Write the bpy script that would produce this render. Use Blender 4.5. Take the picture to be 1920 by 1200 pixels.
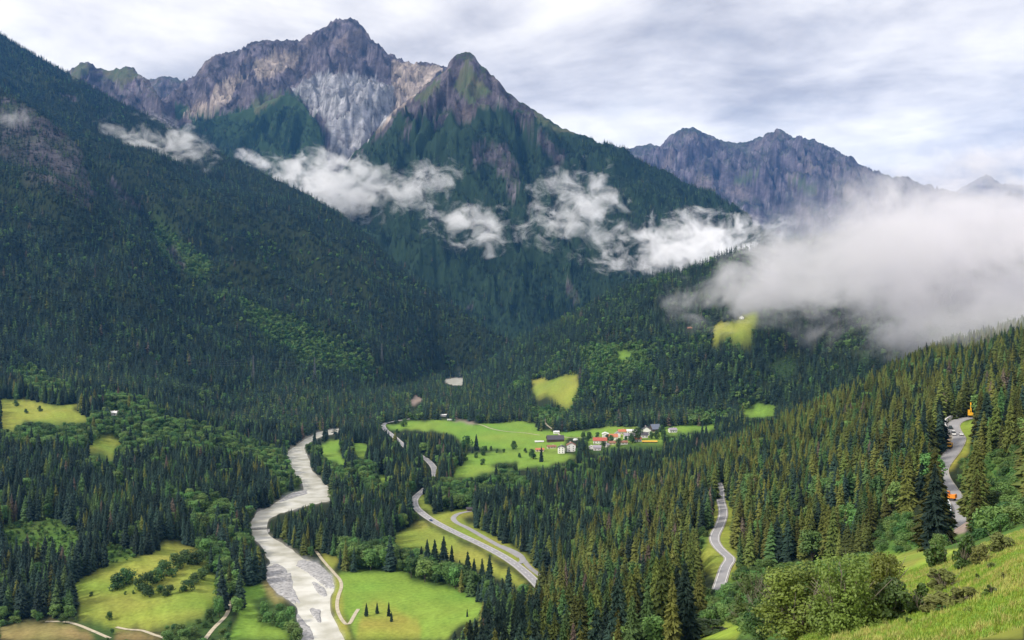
import bpy, bmesh, math, random, time
import numpy as np
from mathutils import Vector, Matrix
T0 = time.time()
random.seed(7)
RNG = np.random.default_rng(11)
S = bpy.context.scene
for o in list(bpy.data.objects):
    bpy.data.objects.remove(o)

# ------------------------------------------------------------------ camera
HC, F, YH, CX = 195.0, 1850.0, 580.0, 960.0        # eye height above the valley floor, focal length in photo pixels
cam_d = bpy.data.cameras.new('camera')
cam = bpy.data.objects.new('camera', cam_d)
S.collection.objects.link(cam)
cam.location = (0, 0, HC)
cam.rotation_euler = (math.radians(90), 0, 0)
cam_d.sensor_width = 36.0
cam_d.lens = 36.0 * F / 1920.0
cam_d.shift_y = -20.0 / 1920.0
cam_d.clip_start = 1.0
cam_d.clip_end = 60000.0
S.camera = cam

# ------------------------------------------------------------------ light, sky, exposure
SUN_EL, SUN_AZ = 40.0, -122.0        # azimuth from +Y (view direction), clockwise positive: the light comes from the left, a little behind
el, az = math.radians(SUN_EL), math.radians(SUN_AZ)
to_sun = Vector((math.sin(az) * math.cos(el), math.cos(az) * math.cos(el), math.sin(el)))
sun_d = bpy.data.lights.new('sun', 'SUN')
sun_d.energy = 2.2
sun_d.angle = math.radians(10)
sun_d.color = (1.0, 0.93, 0.80)
sun = bpy.data.objects.new('sun', sun_d)
S.collection.objects.link(sun)
sun.rotation_euler = (-to_sun).to_track_quat('-Z', 'Y').to_euler()
sun.location = (0, 0, 3000)

W = bpy.data.worlds.new('World')
S.world = W
W.use_nodes = True


def world_nodes():
    nt = W.node_tree
    N, L = nt.nodes, nt.links
    N.clear()
    out = N.new('ShaderNodeOutputWorld')
    bg1 = N.new('ShaderNodeBackground')
    sky = N.new('ShaderNodeTexSky')
    sky.sky_type = 'NISHITA'
    sky.sun_disc = False
    sky.sun_elevation = el
    sky.sun_rotation = az
    bg1.inputs['Strength'].default_value = 0.06
    L.new(sky.outputs[0], bg1.inputs['Color'])
    # a layer of stratocumulus: noise on the plane that each direction meets
    tc = N.new('ShaderNodeTexCoord')
    sep = N.new('ShaderNodeSeparateXYZ')
    L.new(tc.outputs['Generated'], sep.inputs[0])

    def m(op, a, b=None, c=None):
        n = N.new('ShaderNodeMath')
        n.operation = op
        for i, v in enumerate((a, b, c)):
            if v is None:
                continue
            if isinstance(v, (int, float)):
                n.inputs[i].default_value = v
            else:
                L.new(v, n.inputs[i])
        return n.outputs[0]
    zz = m('ADD', m('MAXIMUM', sep.outputs[2], 0.0), 0.10)
    cb = N.new('ShaderNodeCombineXYZ')
    L.new(m('DIVIDE', sep.outputs[0], zz), cb.inputs[0])
    L.new(m('DIVIDE', sep.outputs[1], zz), cb.inputs[1])
    cb.inputs[2].default_value = 3.7

    def noise(scale, detail, rough, dist, vec):
        n = N.new('ShaderNodeTexNoise')
        n.inputs['Scale'].default_value = scale
        n.inputs['Detail'].default_value = detail
        n.inputs['Roughness'].default_value = rough
        n.inputs['Distortion'].default_value = dist
        L.new(vec, n.inputs['Vector'])
        return n.outputs['Fac']
    mp = N.new('ShaderNodeMapping')
    mp.inputs['Scale'].default_value = (1.0, 0.85, 1.0)
    mp.inputs['Rotation'].default_value = (0, 0, 0.35)
    L.new(cb.outputs[0], mp.inputs['Vector'])
    n1 = noise(0.95, 9, 0.55, 0.4, mp.outputs[0])
    n2 = noise(3.0, 8, 0.56, 0.25, mp.outputs[0])
    mix = m('ADD', m('MULTIPLY', n1, 0.68), m('MULTIPLY', n2, 0.32))
    ramp = N.new('ShaderNodeValToRGB')
    cr = ramp.color_ramp
    cr.elements[0].position, cr.elements[0].color = 0.36, (0.35, 0.345, 0.375, 1)
    cr.elements[1].position, cr.elements[1].color = 0.60, (0.80, 0.765, 0.71, 1)
    for p, c in ((0.43, (0.47, 0.46, 0.48, 1)), (0.50, (0.61, 0.59, 0.585, 1)), (0.56, (0.71, 0.685, 0.65, 1))):
        e = cr.elements.new(p)
        e.color = c
    L.new(mix, ramp.inputs[0])
    bg2 = N.new('ShaderNodeBackground')
    L.new(ramp.outputs[0], bg2.inputs['Color'])
    bg2.inputs['Strength'].default_value = 1.0
    # thin gaps where the blue shows through
    gap = N.new('ShaderNodeMapRange')
    gap.inputs['From Min'].default_value = 0.34
    gap.inputs['From Max'].default_value = 0.47
    gap.inputs['To Min'].default_value = 0.86
    gap.inputs['To Max'].default_value = 1.0
    L.new(noise(1.9, 6, 0.6, 0.2, mp.outputs[0]), gap.inputs['Value'])
    mx = N.new('ShaderNodeMixShader')
    L.new(gap.outputs[0], mx.inputs[0])
    L.new(bg1.outputs[0], mx.inputs[1])
    L.new(bg2.outputs[0], mx.inputs[2])
    L.new(mx.outputs[0], out.inputs['Surface'])


world_nodes()
W.cycles.sampling_method = 'MANUAL'
W.cycles.sample_map_resolution = 512
S.view_settings.view_transform = 'Standard'
S.view_settings.look = 'None'
S.view_settings.gamma = 1.0
S.view_settings.exposure = 0.85
S.cycles.max_bounces = 12
S.cycles.diffuse_bounces = 3
S.cycles.glossy_bounces = 2
S.cycles.transmission_bounces = 4
S.cycles.transparent_max_bounces = 8
S.cycles.volume_bounces = 10
S.cycles.use_denoising = True

# ------------------------------------------------------------------ helpers
C = S.collection


def tag(o, label=None, cat=None, group=None, kind=None):
    if label:
        o['label'] = label
    if cat:
        o['category'] = cat
    if group:
        o['group'] = group
    if kind:
        o['kind'] = kind
    return o


def px(p):
    """world -> photo pixel"""
    return CX + F * p[0] / p[1], YH - F * (p[2] - HC) / p[1]


def at(x, y, d):
    """photo pixel at depth d -> world"""
    return Vector(((x - CX) / F * d, d, HC - (y - YH) / F * d))


def hash2(ix, iy, seed):
    h = ix.astype(np.int32).view(np.uint32) * np.uint32(374761393) + iy.astype(np.int32).view(np.uint32) * np.uint32(668265263) + np.uint32((seed * 1442695041) & 0xffffffff)
    h ^= h >> np.uint32(13)
    h *= np.uint32(1274126177)
    h ^= h >> np.uint32(16)
    return (h & np.uint32(1023)).astype(np.int32)


_ang = np.arange(1024) * (2 * math.pi / 1024)
GCOS, GSIN = np.cos(_ang).astype(np.float32), np.sin(_ang).astype(np.float32)


def pn(x, y, seed=0):
    """2-D gradient noise, about -1..1"""
    x, y = np.broadcast_arrays(np.asarray(x, np.float32), np.asarray(y, np.float32))
    x0, y0 = np.floor(x), np.floor(y)
    fx, fy = x - x0, y - y0
    u, v = fx * fx * fx * (fx * (fx * 6 - 15) + 10), fy * fy * fy * (fy * (fy * 6 - 15) + 10)

    def g(ix, iy, dx, dy):
        a = hash2(ix, iy, seed)
        return GCOS[a] * dx + GSIN[a] * dy
    n00, n10 = g(x0, y0, fx, fy), g(x0 + 1, y0, fx - 1, fy)
    n01, n11 = g(x0, y0 + 1, fx, fy - 1), g(x0 + 1, y0 + 1, fx - 1, fy - 1)
    return 1.5 * ((n00 * (1 - u) + n10 * u) * (1 - v) + (n01 * (1 - u) + n11 * u) * v)


def fbm(x, y, o=4, seed=0, g=0.5):
    s, a = 0, 1.0
    for k in range(o):
        s = s + a * pn(x, y, seed + k)
        x, y, a = x * 2.03 + 7.1, y * 2.03 + 3.3, a * g
    return s


def ridged(x, y, o=4, seed=0, g=0.5):
    s, a, w = 0, 1.0, 1.0
    for k in range(o):
        n = (1 - np.minimum(np.abs(pn(x, y, seed + k)), 1)) ** 2
        s = s + a * n * w
        w = np.clip(n * 1.4, 0, 1)
        x, y, a = x * 2.07 + 5.1, y * 2.07 + 1.7, a * g
    return s


# ------------------------------------------------------------------ materials
MATS = {}


def mat(name, col, rough=0.8, var=0.12, scale=1.0, spec=0.25, rnd=0.0, metal=0.0, bump=0.0, trans=0.0):
    """colour with procedural grain (object space), optional per-object variation"""
    if name in MATS:
        return MATS[name]
    mt = bpy.data.materials.new(name)
    mt.use_nodes = True
    nt = mt.node_tree
    N, L = nt.nodes, nt.links
    b = N['Principled BSDF']
    b.inputs['Roughness'].default_value = rough
    b.inputs['Specular IOR Level'].default_value = spec
    b.inputs['Metallic'].default_value = metal
    tc = N.new('ShaderNodeTexCoord')
    n = N.new('ShaderNodeTexNoise')
    n.inputs['Scale'].default_value = scale
    n.inputs['Detail'].default_value = 4
    L.new(tc.outputs['Object'], n.inputs['Vector'])
    mr = N.new('ShaderNodeMapRange')
    mr.inputs['From Min'].default_value = 0.3
    mr.inputs['From Max'].default_value = 0.7
    mr.inputs['To Min'].default_value = 1 - var
    mr.inputs['To Max'].default_value = 1 + var
    L.new(n.outputs['Fac'], mr.inputs['Value'])
    val = mr.outputs[0]
    hs = N.new('ShaderNodeHueSaturation')
    hs.inputs['Color'].default_value = (*col, 1)
    if rnd:
        oi = N.new('ShaderNodeObjectInfo')
        r2 = N.new('ShaderNodeMapRange')
        r2.inputs['To Min'].default_value = 1 - rnd
        r2.inputs['To Max'].default_value = 1 + rnd
        L.new(oi.outputs['Random'], r2.inputs['Value'])
        mm = N.new('ShaderNodeMath')
        mm.operation = 'MULTIPLY'
        L.new(val, mm.inputs[0])
        L.new(r2.outputs[0], mm.inputs[1])
        val = mm.outputs[0]
        m3 = N.new('ShaderNodeMath')
        m3.operation = 'MULTIPLY'
        m3.inputs[1].default_value = 13.7
        L.new(oi.outputs['Random'], m3.inputs[0])
        fr = N.new('ShaderNodeMath')
        fr.operation = 'FRACT'
        L.new(m3.outputs[0], fr.inputs[0])
        r3 = N.new('ShaderNodeMapRange')
        r3.inputs['To Min'].default_value = 0.5 - 0.02
        r3.inputs['To Max'].default_value = 0.5 + 0.03
        L.new(fr.outputs[0], r3.inputs['Value'])
        L.new(r3.outputs[0], hs.inputs['Hue'])
    L.new(val, hs.inputs['Value'])
    L.new(hs.outputs[0], b.inputs['Base Color'])
    if bump:
        bp = N.new('ShaderNodeBump')
        bp.inputs['Strength'].default_value = bump
        L.new(n.outputs['Fac'], bp.inputs['Height'])
        L.new(bp.outputs[0], b.inputs['Normal'])
    if trans:
        tr = N.new('ShaderNodeBsdfTranslucent')
        L.new(hs.outputs[0], tr.inputs['Color'])
        ms = N.new('ShaderNodeMixShader')
        ms.inputs[0].default_value = trans
        L.new(b.outputs[0], ms.inputs[1])
        L.new(tr.outputs[0], ms.inputs[2])
        L.new(ms.outputs[0], N['Material Output'].inputs['Surface'])
    MATS[name] = mt
    return mt


def mesh_obj(name, V, Fc, mt, parent=None, smooth=False):
    me = bpy.data.meshes.new(name)
    if isinstance(V, np.ndarray):
        Fc = np.asarray(Fc, dtype=np.int32)
        k = Fc.shape[1]
        me.vertices.add(len(V))
        me.vertices.foreach_set('co', np.ascontiguousarray(V, dtype=np.float32).ravel())
        me.loops.add(Fc.size)
        me.loops.foreach_set('vertex_index', Fc.ravel())
        me.polygons.add(len(Fc))
        me.polygons.foreach_set('loop_start', np.arange(0, Fc.size, k, dtype=np.int32))
        me.update(calc_edges=True)
    else:
        me.from_pydata([tuple(v) for v in V], [], Fc)
    if smooth:
        me.polygons.foreach_set('use_smooth', np.ones(len(me.polygons), dtype=bool))
    if mt is not None:
        me.materials.append(mt)
    o = bpy.data.objects.new(name, me)
    C.objects.link(o)
    if parent is not None:
        o.parent = parent
    return o


# ------------------------------------------------------------------ the photograph's plan: what covers the ground where
FOREST, BRIGHT, YELLOW, RIVER, ROAD, GRAVEL, ROCK, SHRUB, BROAD, BROWN, PALE, TAN, GREEN, ALP, FORE, EARTH = range(16)
LW, LH = 960, 600
LAB = np.zeros((LH, LW), dtype=np.uint8)
gx, gy = np.meshgrid((np.arange(LW) + 0.5) * 2, (np.arange(LH) + 0.5) * 2)


def inpoly(X, Y, P):
    r = np.zeros(X.shape, dtype=bool)
    n = len(P)
    for i in range(n):
        (x0, y0), (x1, y1) = P[i], P[(i + 1) % n]
        if y0 == y1:
            continue
        c = ((y0 > Y) != (y1 > Y)) & (X < (x1 - x0) * (Y - y0) / (y1 - y0) + x0)
        r ^= c
    return r


def paint(lab, *P):
    for p in P:
        LAB[inpoly(gx, gy, p)] = lab


# broadleaf woods along the river and the benches on the left
paint(BROAD, [(0, 800), (60, 790), (180, 790), (330, 800), (470, 835), (535, 870), (570, 925), (530, 930), (470, 880), (300, 850), (230, 880), (150, 850), (0, 850)],
      [(580, 835), (600, 858), (650, 876), (700, 890), (745, 930), (700, 935), (640, 925), (600, 890)],
      [(20, 700), (60, 690), (150, 750), (60, 750)], [(200, 740), (270, 760), (320, 800), (200, 790)],
      [(800, 925), (880, 900), (890, 960), (830, 960)], [(300, 940), (420, 950), (440, 1000), (380, 1010)],
      [(640, 1040), (800, 1040), (900, 1120), (760, 1085), (640, 1068)], [(370, 1030), (420, 1050), (450, 1120), (420, 1200), (290, 1200), (330, 1172), (410, 1135)],
      [(475, 1130), (510, 1118), (555, 1150), (562, 1200), (540, 1190), (487, 1165)], [(420, 1010), (460, 1010), (480, 1040), (440, 1060)],
      [(1080, 650), (1200, 650), (1230, 700), (1110, 720)], [(1290, 780), (1390, 780), (1330, 810), (1290, 800)],
      [(990, 770), (1060, 775), (1060, 800), (1010, 800)], [(1090, 815), (1230, 815), (1290, 800), (1300, 840), (1180, 850), (1090, 850)],
      [(870, 890), (960, 890), (1000, 930), (900, 950)], [(100, 1165), (230, 1165), (230, 1200), (180, 1200)],
      [(560, 640), (640, 660), (680, 700), (560, 690)], [(440, 560), (560, 600), (700, 690), (640, 700), (500, 640)], [(280, 400), (400, 500), (380, 540), (300, 480)])
paint(FORE, [(1540, 1200), (1620, 1100), (1640, 1045), (1760, 1010), (1860, 1010), (1920, 960), (1920, 1200)])
paint(SHRUB, [(0, 985), (110, 975), (160, 1010), (140, 1060), (60, 1060), (0, 1050)], [(180, 1020), (250, 1030), (250, 1050), (190, 1060)],
      [(1280, 1150), (1420, 1130), (1440, 1200), (1250, 1200)], [(1300, 1000), (1340, 1000), (1345, 1060), (1300, 1060)],
      [(1800, 870), (1920, 850), (1920, 1000), (1850, 1030), (1760, 1030), (1640, 1042), (1640, 985), (1690, 965), (1750, 1005), (1835, 1000), (1840, 930)])
paint(SHRUB, [(1390, 1065), (1630, 1050), (1620, 1100), (1540, 1200), (1250, 1200), (1290, 1150)])
paint(GREEN, [(1440, 690), (1480, 660), (1500, 690), (1470, 720)], [(1180, 770), (1150, 800), (1130, 800), (1160, 770)], [(1600, 660), (1640, 655), (1620, 690)])
# meadows
paint(BRIGHT, [(635, 1072), (745, 1070), (775, 1087), (850, 1105), (880, 1115), (915, 1140), (895, 1158), (860, 1175), (835, 1200), (670, 1200), (655, 1170), (645, 1140), (640, 1110)],
      [(721, 798), (766, 787), (850, 789), (888, 794), (930, 794), (981, 789), (1004, 794), (1008, 807), (1055, 811), (1130, 801), (1200, 799), (1200, 808), (1150, 817), (1105, 817), (1062, 824),
       (1057, 847), (972, 842), (900, 839), (865, 830), (850, 812), (794, 807), (730, 803)],
      [(867, 852), (944, 845), (1004, 845), (1060, 850), (1080, 858), (1035, 870), (968, 879), (970, 864), (917, 871), (934, 879), (921, 886), (880, 894), (846, 896), (848, 886), (868, 869)],
      [(600, 832), (640, 822), (640, 837), (632, 847), (650, 865), (662, 873), (645, 873), (615, 861), (600, 853)], [(660, 832), (675, 829), (698, 837), (685, 845), (682, 861), (665, 847)],
      [(705, 890), (722, 892), (730, 911), (715, 905)], [(452, 1102), (495, 1092), (505, 1117), (475, 1132), (487, 1170), (540, 1187), (545, 1200), (427, 1200), (445, 1165), (452, 1125)],
      [(1385, 775), (1420, 757), (1455, 760), (1453, 780), (1410, 783)], [(1340, 764), (1362, 762), (1352, 772)], [(1155, 662), (1190, 655), (1188, 664), (1160, 674)],
      [(1245, 800), (1345, 796), (1345, 804), (1270, 812), (1245, 812)], [(1100, 815), (1240, 806), (1245, 830), (1100, 838)])
paint(YELLOW, [(737, 1007), (762, 992), (790, 977), (812, 990), (855, 1012), (905, 1040), (955, 1070), (992, 1092), (972, 1104), (958, 1090), (925, 1080), (905, 1070), (860, 1055), (830, 1042), (800, 1030), (765, 1027), (740, 1025)],
      [(800, 966), (850, 957), (886, 954), (890, 964), (866, 974), (880, 983), (912, 998), (945, 1016), (985, 1036), (1004, 1062), (1014, 1078), (1000, 1085), (955, 1054), (855, 1004), (808, 980)], [(780, 937), (797, 920), (797, 942), (822, 958), (785, 957)],
      [(993, 715), (1022, 708), (1028, 716), (1060, 704), (1087, 703), (1087, 727), (1077, 740), (1074, 752), (1060, 768), (1048, 755), (1040, 744), (1010, 748), (1000, 735)],
      [(1335, 614), (1350, 602), (1372, 606), (1386, 596), (1394, 588), (1422, 583), (1426, 592), (1414, 612), (1404, 622), (1412, 634), (1404, 642), (1372, 640), (1366, 624), (1348, 628), (1347, 644), (1337, 644)],
      [(0, 749), (25, 747), (82, 755), (110, 761), (147, 755), (150, 763), (135, 765), (172, 787), (147, 793), (105, 793), (75, 789), (45, 791), (20, 806), (0, 803)],
      [(195, 819), (212, 818), (232, 830), (215, 842), (210, 861), (200, 852), (195, 847), (155, 850), (165, 837)], [(262, 822), (270, 818), (270, 830)],
      [(135, 1095), (175, 1075), (197, 1062), (260, 1045), (292, 1035), (310, 1013), (325, 1016), (367, 1030), (382, 1050), (412, 1092), (405, 1130), (375, 1155), (325, 1170), (275, 1178), (215, 1180), (172, 1162), (150, 1155), (150, 1137)],
      [(375, 965), (395, 960), (398, 975), (380, 985)], [(1672, 1042), (1745, 1022), (1735, 1040), (1710, 1062), (1680, 1064)])
paint(YELLOW, [(1342, 916), (1362, 916), (1377, 960), (1378, 1025), (1388, 1050), (1376, 1086), (1340, 1086), (1308, 1062), (1312, 1040), (1330, 1020), (1335, 960)],
      [(1800, 790), (1830, 785), (1815, 850), (1770, 890), (1770, 860)], [(640, 1045), (600, 1035), (610, 1060), (640, 1085), (650, 1180), (665, 1200), (640, 1200), (622, 1140), (628, 1100), (615, 1075)])
paint(BROWN, [(0, 1177), (25, 1169), (95, 1167), (135, 1172), (175, 1190), (180, 1200), (0, 1200)], [(220, 1184), (270, 1187), (322, 1200), (215, 1200)], [(505, 1085), (520, 1105), (545, 1125), (520, 1130), (500, 1110), (490, 1090)])
paint(YELLOW, [(680, 1135), (720, 1125), (780, 1165), (790, 1200), (668, 1200)])
paint(FORE, [(1540, 1200), (1640, 1178), (1720, 1165), (1800, 1143), (1850, 1112), (1838, 1097), (1852, 1050), (1870, 1030), (1920, 1003), (1920, 1200)], [(1708, 1087), (1778, 1068), (1762, 1100), (1720, 1122)],
      [(1300, 1185), (1370, 1165), (1390, 1180), (1380, 1200), (1300, 1200)])
# river and gravel
RIVER_P = [(640, 804), (620, 806), (595, 811), (570, 820), (550, 834), (533, 850), (541, 867), (547, 887), (565, 897), (570, 912), (572, 922), (545, 928), (522, 938), (507, 949), (482, 959), (466, 982), (465, 997), (477, 1010), (492, 1022),
           (500, 1040), (512, 1056), (535, 1063), (550, 1080), (552, 1100), (560, 1116), (560, 1137), (570, 1163), (585, 1177), (587, 1204), (648, 1204), (630, 1167), (620, 1145), (617, 1117), (627, 1104), (622, 1080), (592, 1052), (567, 1045),
           (545, 1027), (510, 1007), (501, 997), (500, 985), (503, 970), (520, 962), (560, 950), (625, 935), (622, 923), (620, 915), (600, 897), (585, 882), (580, 862), (572, 847), (572, 835), (590, 822), (607, 816), (640, 810)]
paint(RIVER, RIVER_P, [(830, 712), (846, 709), (868, 707), (868, 722), (852, 722), (836, 718)])
paint(GRAVEL, [(552, 1060), (565, 1047), (590, 1052), (620, 1075), (629, 1100), (620, 1106), (595, 1089), (575, 1072)], [(584, 1090), (600, 1095), (615, 1111), (610, 1121), (592, 1110)],
      [(577, 1139), (602, 1140), (600, 1155), (605, 1173), (590, 1162)], [(498, 1062), (512, 1057), (535, 1065), (549, 1082), (549, 1107), (560, 1120), (559, 1136), (542, 1122), (520, 1107), (503, 1087)],
      [(557, 1140), (570, 1167), (585, 1180), (588, 1202), (564, 1202), (560, 1175)], [(535, 930), (550, 922), (574, 919), (578, 925), (550, 930), (520, 942)])
paint(EARTH, [(768, 752), (780, 740), (797, 752), (772, 764)], [(845, 785), (870, 787), (895, 792), (890, 797), (855, 789)], [(1764, 900), (1772, 898), (1790, 930), (1785, 945), (1768, 935), (1762, 920)],
      [(1773, 945), (1812, 930), (1816, 985), (1808, 1002), (1776, 1000)], [(1768, 800), (1778, 795), (1788, 838), (1772, 855), (1766, 840)])
# rock, scree and alpine grass on the mountains
paint(ROCK, [(0, 180), (50, 200), (110, 240), (150, 278), (162, 330), (182, 372), (165, 385), (120, 360), (60, 330), (0, 292)], [(195, 340), (215, 335), (262, 390), (250, 398)], [(308, 462), (325, 460), (352, 505), (345, 515), (325, 490)],
      [(110, 178), (145, 180), (150, 192), (120, 190)], [(668, 605), (690, 640), (684, 642)], [(835, 540), (850, 550), (846, 556)], [(872, 572), (890, 575), (886, 585), (874, 582)])
LAB_ROCKY = LAB == ROCK
paint(GREEN, [(350, 218), (440, 205), (520, 172), (545, 168), (572, 195), (600, 230), (616, 300), (603, 328), (500, 305), (440, 262), (380, 252)], [(330, 190), (350, 200), (360, 225), (330, 225)])
paint(ALP, [(130, 135), (150, 118), (168, 117), (160, 140), (140, 150)], [(190, 131), (240, 126), (262, 142), (230, 160), (205, 150)], [(470, 185), (520, 170), (540, 172), (480, 215)], [(860, 130), (878, 110), (900, 150), (925, 175), (880, 195), (850, 165)],
      [(1365, 345), (1400, 322), (1428, 318), (1432, 330), (1395, 345)], [(1475, 335), (1500, 335), (1540, 360), (1510, 362)], [(1000, 205), (1040, 232), (1080, 250), (1050, 250), (1010, 225)], [(780, 185), (810, 155), (830, 150), (800, 190)])
paint(TAN, [(335, 218), (390, 190), (400, 160), (443, 140), (467, 137), (443, 157), (433, 187), (413, 200), (377, 212)], [(470, 118), (520, 100), (565, 98), (548, 124), (485, 150)], [(735, 112), (832, 126), (790, 170), (740, 212), (712, 252), (700, 240), (735, 180)])
paint(PALE, [(545, 165), (600, 140), (680, 140), (740, 165), (745, 200), (700, 250), (660, 290), (640, 322), (614, 318), (622, 250), (590, 210)])
paint(ROCK, [(885, 270), (915, 265), (945, 270), (977, 305), (978, 342), (962, 372), (950, 340), (930, 310), (890, 300)], [(975, 205), (1010, 240), (1062, 290), (1050, 312), (990, 245)], [(1060, 520), (1085, 556), (1090, 570), (1075, 572), (1058, 540)],
      [(640, 320), (700, 262), (735, 217), (760, 195), (720, 250), (660, 305)], [(745, 260), (770, 228), (773, 232), (752, 268)], [(780, 205), (850, 195), (850, 210), (800, 222)])
# ------------------------------------------------------------------ terrain heights
PXG = np.arange(-240, 2161, 2.6)


def rows():
    a = list(np.exp(np.arange(math.log(24), math.log(2400), 0.0088)))
    y = a[-1]
    while y < 6900:
        y += 15 if y < 4900 else 13
        a.append(y)
    while y < 11500:
        y += 34
        a.append(y)
    return np.array(a)


ROWS = rows()
PX, DY = np.meshgrid(PXG, ROWS)              # [row, col]
X = (PX - CX) / F * DY

CTRL = []                                     # (px, depth, z)


def cz(*L):
    CTRL.extend(L)


def cy(*L):                                   # (px, py, depth): height from the pixel row
    for a, b, d in L:
        CTRL.append((a, d, HC - (b - YH) * d / F))


for d in (560, 700, 860, 1080, 1400, 1700):
    for p in (450, 590, 740, 880):
        if not (p == 880 and d < 640):
            cz((p, d, 0.0))
cz((640, 2200, 0), (800, 2300, 0), (850, 2672, 0), (900, 2300, 2), (450, 450, 0), (700, 430, 5), (1000, 850, 0), (1100, 1000, 0), (1000, 1100, 0), (1100, 1250, 1), (1000, 1400, 1), (1230, 1150, 2), (1300, 1300, 6), (1000, 720, 1), (1090, 830, 4))
cz((1065, 1380, 3), (1150, 1400, 8), (1220, 1430, 15), (950, 1680, 0), (1150, 1560, 8), (1260, 1500, 16), (1380, 1560, 18), (1450, 1300, 25), (1420, 1740, 15), (1600, 1380, 45), (1750, 1450, 90), (1920, 1450, 125), (2160, 1450, 150))
cy((950, 1190, 520), (1000, 1115, 600), (1100, 1150, 480), (1100, 1060, 640), (1200, 1150, 430), (1200, 1060, 600), (1200, 975, 780), (1300, 1185, 330), (1300, 1100, 480), (1345, 880, 900),
   (1355, 920, 700), (1350, 965, 620), (1340, 1010, 560), (1366, 1050, 510), (1355, 1082, 480), (1450, 820, 1000), (1450, 905, 750), (1450, 1050, 480), (1560, 770, 1050), (1600, 810, 800), (1600, 905, 560), (1600, 1050, 430),
   (1700, 700, 1100), (1700, 800, 720), (1700, 900, 500), (1690, 985, 400), (1770, 670, 1100), (1870, 655, 1000), (1870, 705, 750), (1880, 760, 580), (1920, 628, 1050), (2160, 560, 1000), (2160, 640, 600), (2160, 800, 300), (2160, 1000, 110), (2160, 1150, 40),
   (1810, 786, 545), (1795, 812, 515), (1765, 885, 440), (1792, 940, 375), (1800, 975, 345), (1782, 1000, 330), (1750, 1020, 270), (1870, 900, 330), (1920, 965, 190), (1920, 880, 350), (1840, 1010, 210),
   (1920, 1203, 42), (1740, 1203, 52), (1560, 1203, 68), (1700, 1138, 84), (1840, 1095, 78), (1920, 1050, 76), (1920, 1008, 112), (1800, 1055, 118), (1715, 1042, 200), (1690, 1085, 125), (1640, 1130, 100), (1560, 1160, 95), (1500, 1090, 390), (1400, 1185, 165), (1250, 1200, 240), (1420, 1210, 100), (1100, 1215, 380))
cz((600, 300, 40), (600, 110, 125), (300, 200, 80), (1000, 150, 118), (1000, 300, 78), (1300, 60, 170), (1300, 130, 138), (1700, 25, 186), (900, 430, 42), (-200, 300, 40), (0, 450, 15))
cy((270, 1090, 671), (250, 1172, 612), (320, 1018, 765), (140, 1100, 672), (0, 1185, 605), (0, 1000, 790), (0, 900, 930), (100, 820, 1130), (80, 770, 1300), (0, 742, 1400), (170, 782, 1270), (200, 832, 1150), (300, 850, 1150),
   (400, 830, 1260), (400, 930, 960), (470, 805, 1500), (300, 765, 1450), (200, 725, 1600), (100, 700, 1750), (500, 765, 1750), (700, 742, 2150), (560, 730, 2050), (-240, 760, 1300), (-240, 1000, 750), (-240, 640, 1800), (380, 1110, 655))
CT = np.array(CTRL)


def uv(p, d):
    return p / 520.0, np.log(d) * 1.25


cu, cv = uv(CT[:, 0], CT[:, 1])


def tk(r2):
    return 0.5 * r2 * np.log(r2 + 1e-9)


n = len(CT)
A_ = np.zeros((n + 3, n + 3))
A_[:n, :n] = tk((cu[:, None] - cu) ** 2 + (cv[:, None] - cv) ** 2) + np.eye(n) * 0.004
A_[:n, n], A_[:n, n + 1], A_[:n, n + 2] = 1, cu, cv
A_[n:, :n] = A_[:n, n:].T
SOL = np.linalg.solve(A_, np.concatenate([CT[:, 2], np.zeros(3)]))
NLOW = int(np.searchsorted(ROWS, 3000))


def lowland(P, D):
    u, v = uv(P.ravel(), D.ravel())
    z = SOL[n] + SOL[n + 1] * u + SOL[n + 2] * v
    for i in range(n):
        z += SOL[i] * tk((u - cu[i]) ** 2 + (v - cv[i]) ** 2)
    return z.reshape(P.shape)


Z = np.full(PX.shape, -400.0)
def coarse_lowland():
    ri = np.unique(np.concatenate([np.arange(0, NLOW, 4), [NLOW - 1]]))
    ci = np.unique(np.concatenate([np.arange(0, len(PXG), 4), [len(PXG) - 1]]))
    g = lowland(PX[np.ix_(ri, ci)], DY[np.ix_(ri, ci)])
    g2 = np.stack([np.interp(np.arange(len(PXG)), ci, g[k]) for k in range(len(ri))])
    a = np.interp(np.arange(NLOW), ri, np.arange(len(ri)))
    i = np.minimum(a.astype(int), len(ri) - 2)
    f = (a - i)[:, None]
    return g2[i] * (1 - f) + g2[i + 1] * f


low = coarse_lowland()
floor_w = np.clip((12 - low) / 10, 0, 1)                       # flat valley floor: almost no relief
rel = fbm(X[:NLOW] / 70, DY[:NLOW] / 70, 4, 3) * np.clip(DY[:NLOW] / 220, 0.05, 1) * 2.6 + fbm(X[:NLOW] / 14, DY[:NLOW] / 14, 2, 5) * 0.22
rel = rel * (1 - 0.85 * floor_w) * np.where(PX[:NLOW] > 1500, np.clip(DY[:NLOW] / 400, 0.25, 1), 1.0)
Z[:NLOW] = np.maximum(low + rel, -0.4)
ZFOOT = Z[NLOW - 1]
Z[NLOW:] = np.maximum(0, ZFOOT)[None, :] * 0 + 0.0
SHEET = np.zeros(PX.shape, dtype=np.uint8)


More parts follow.
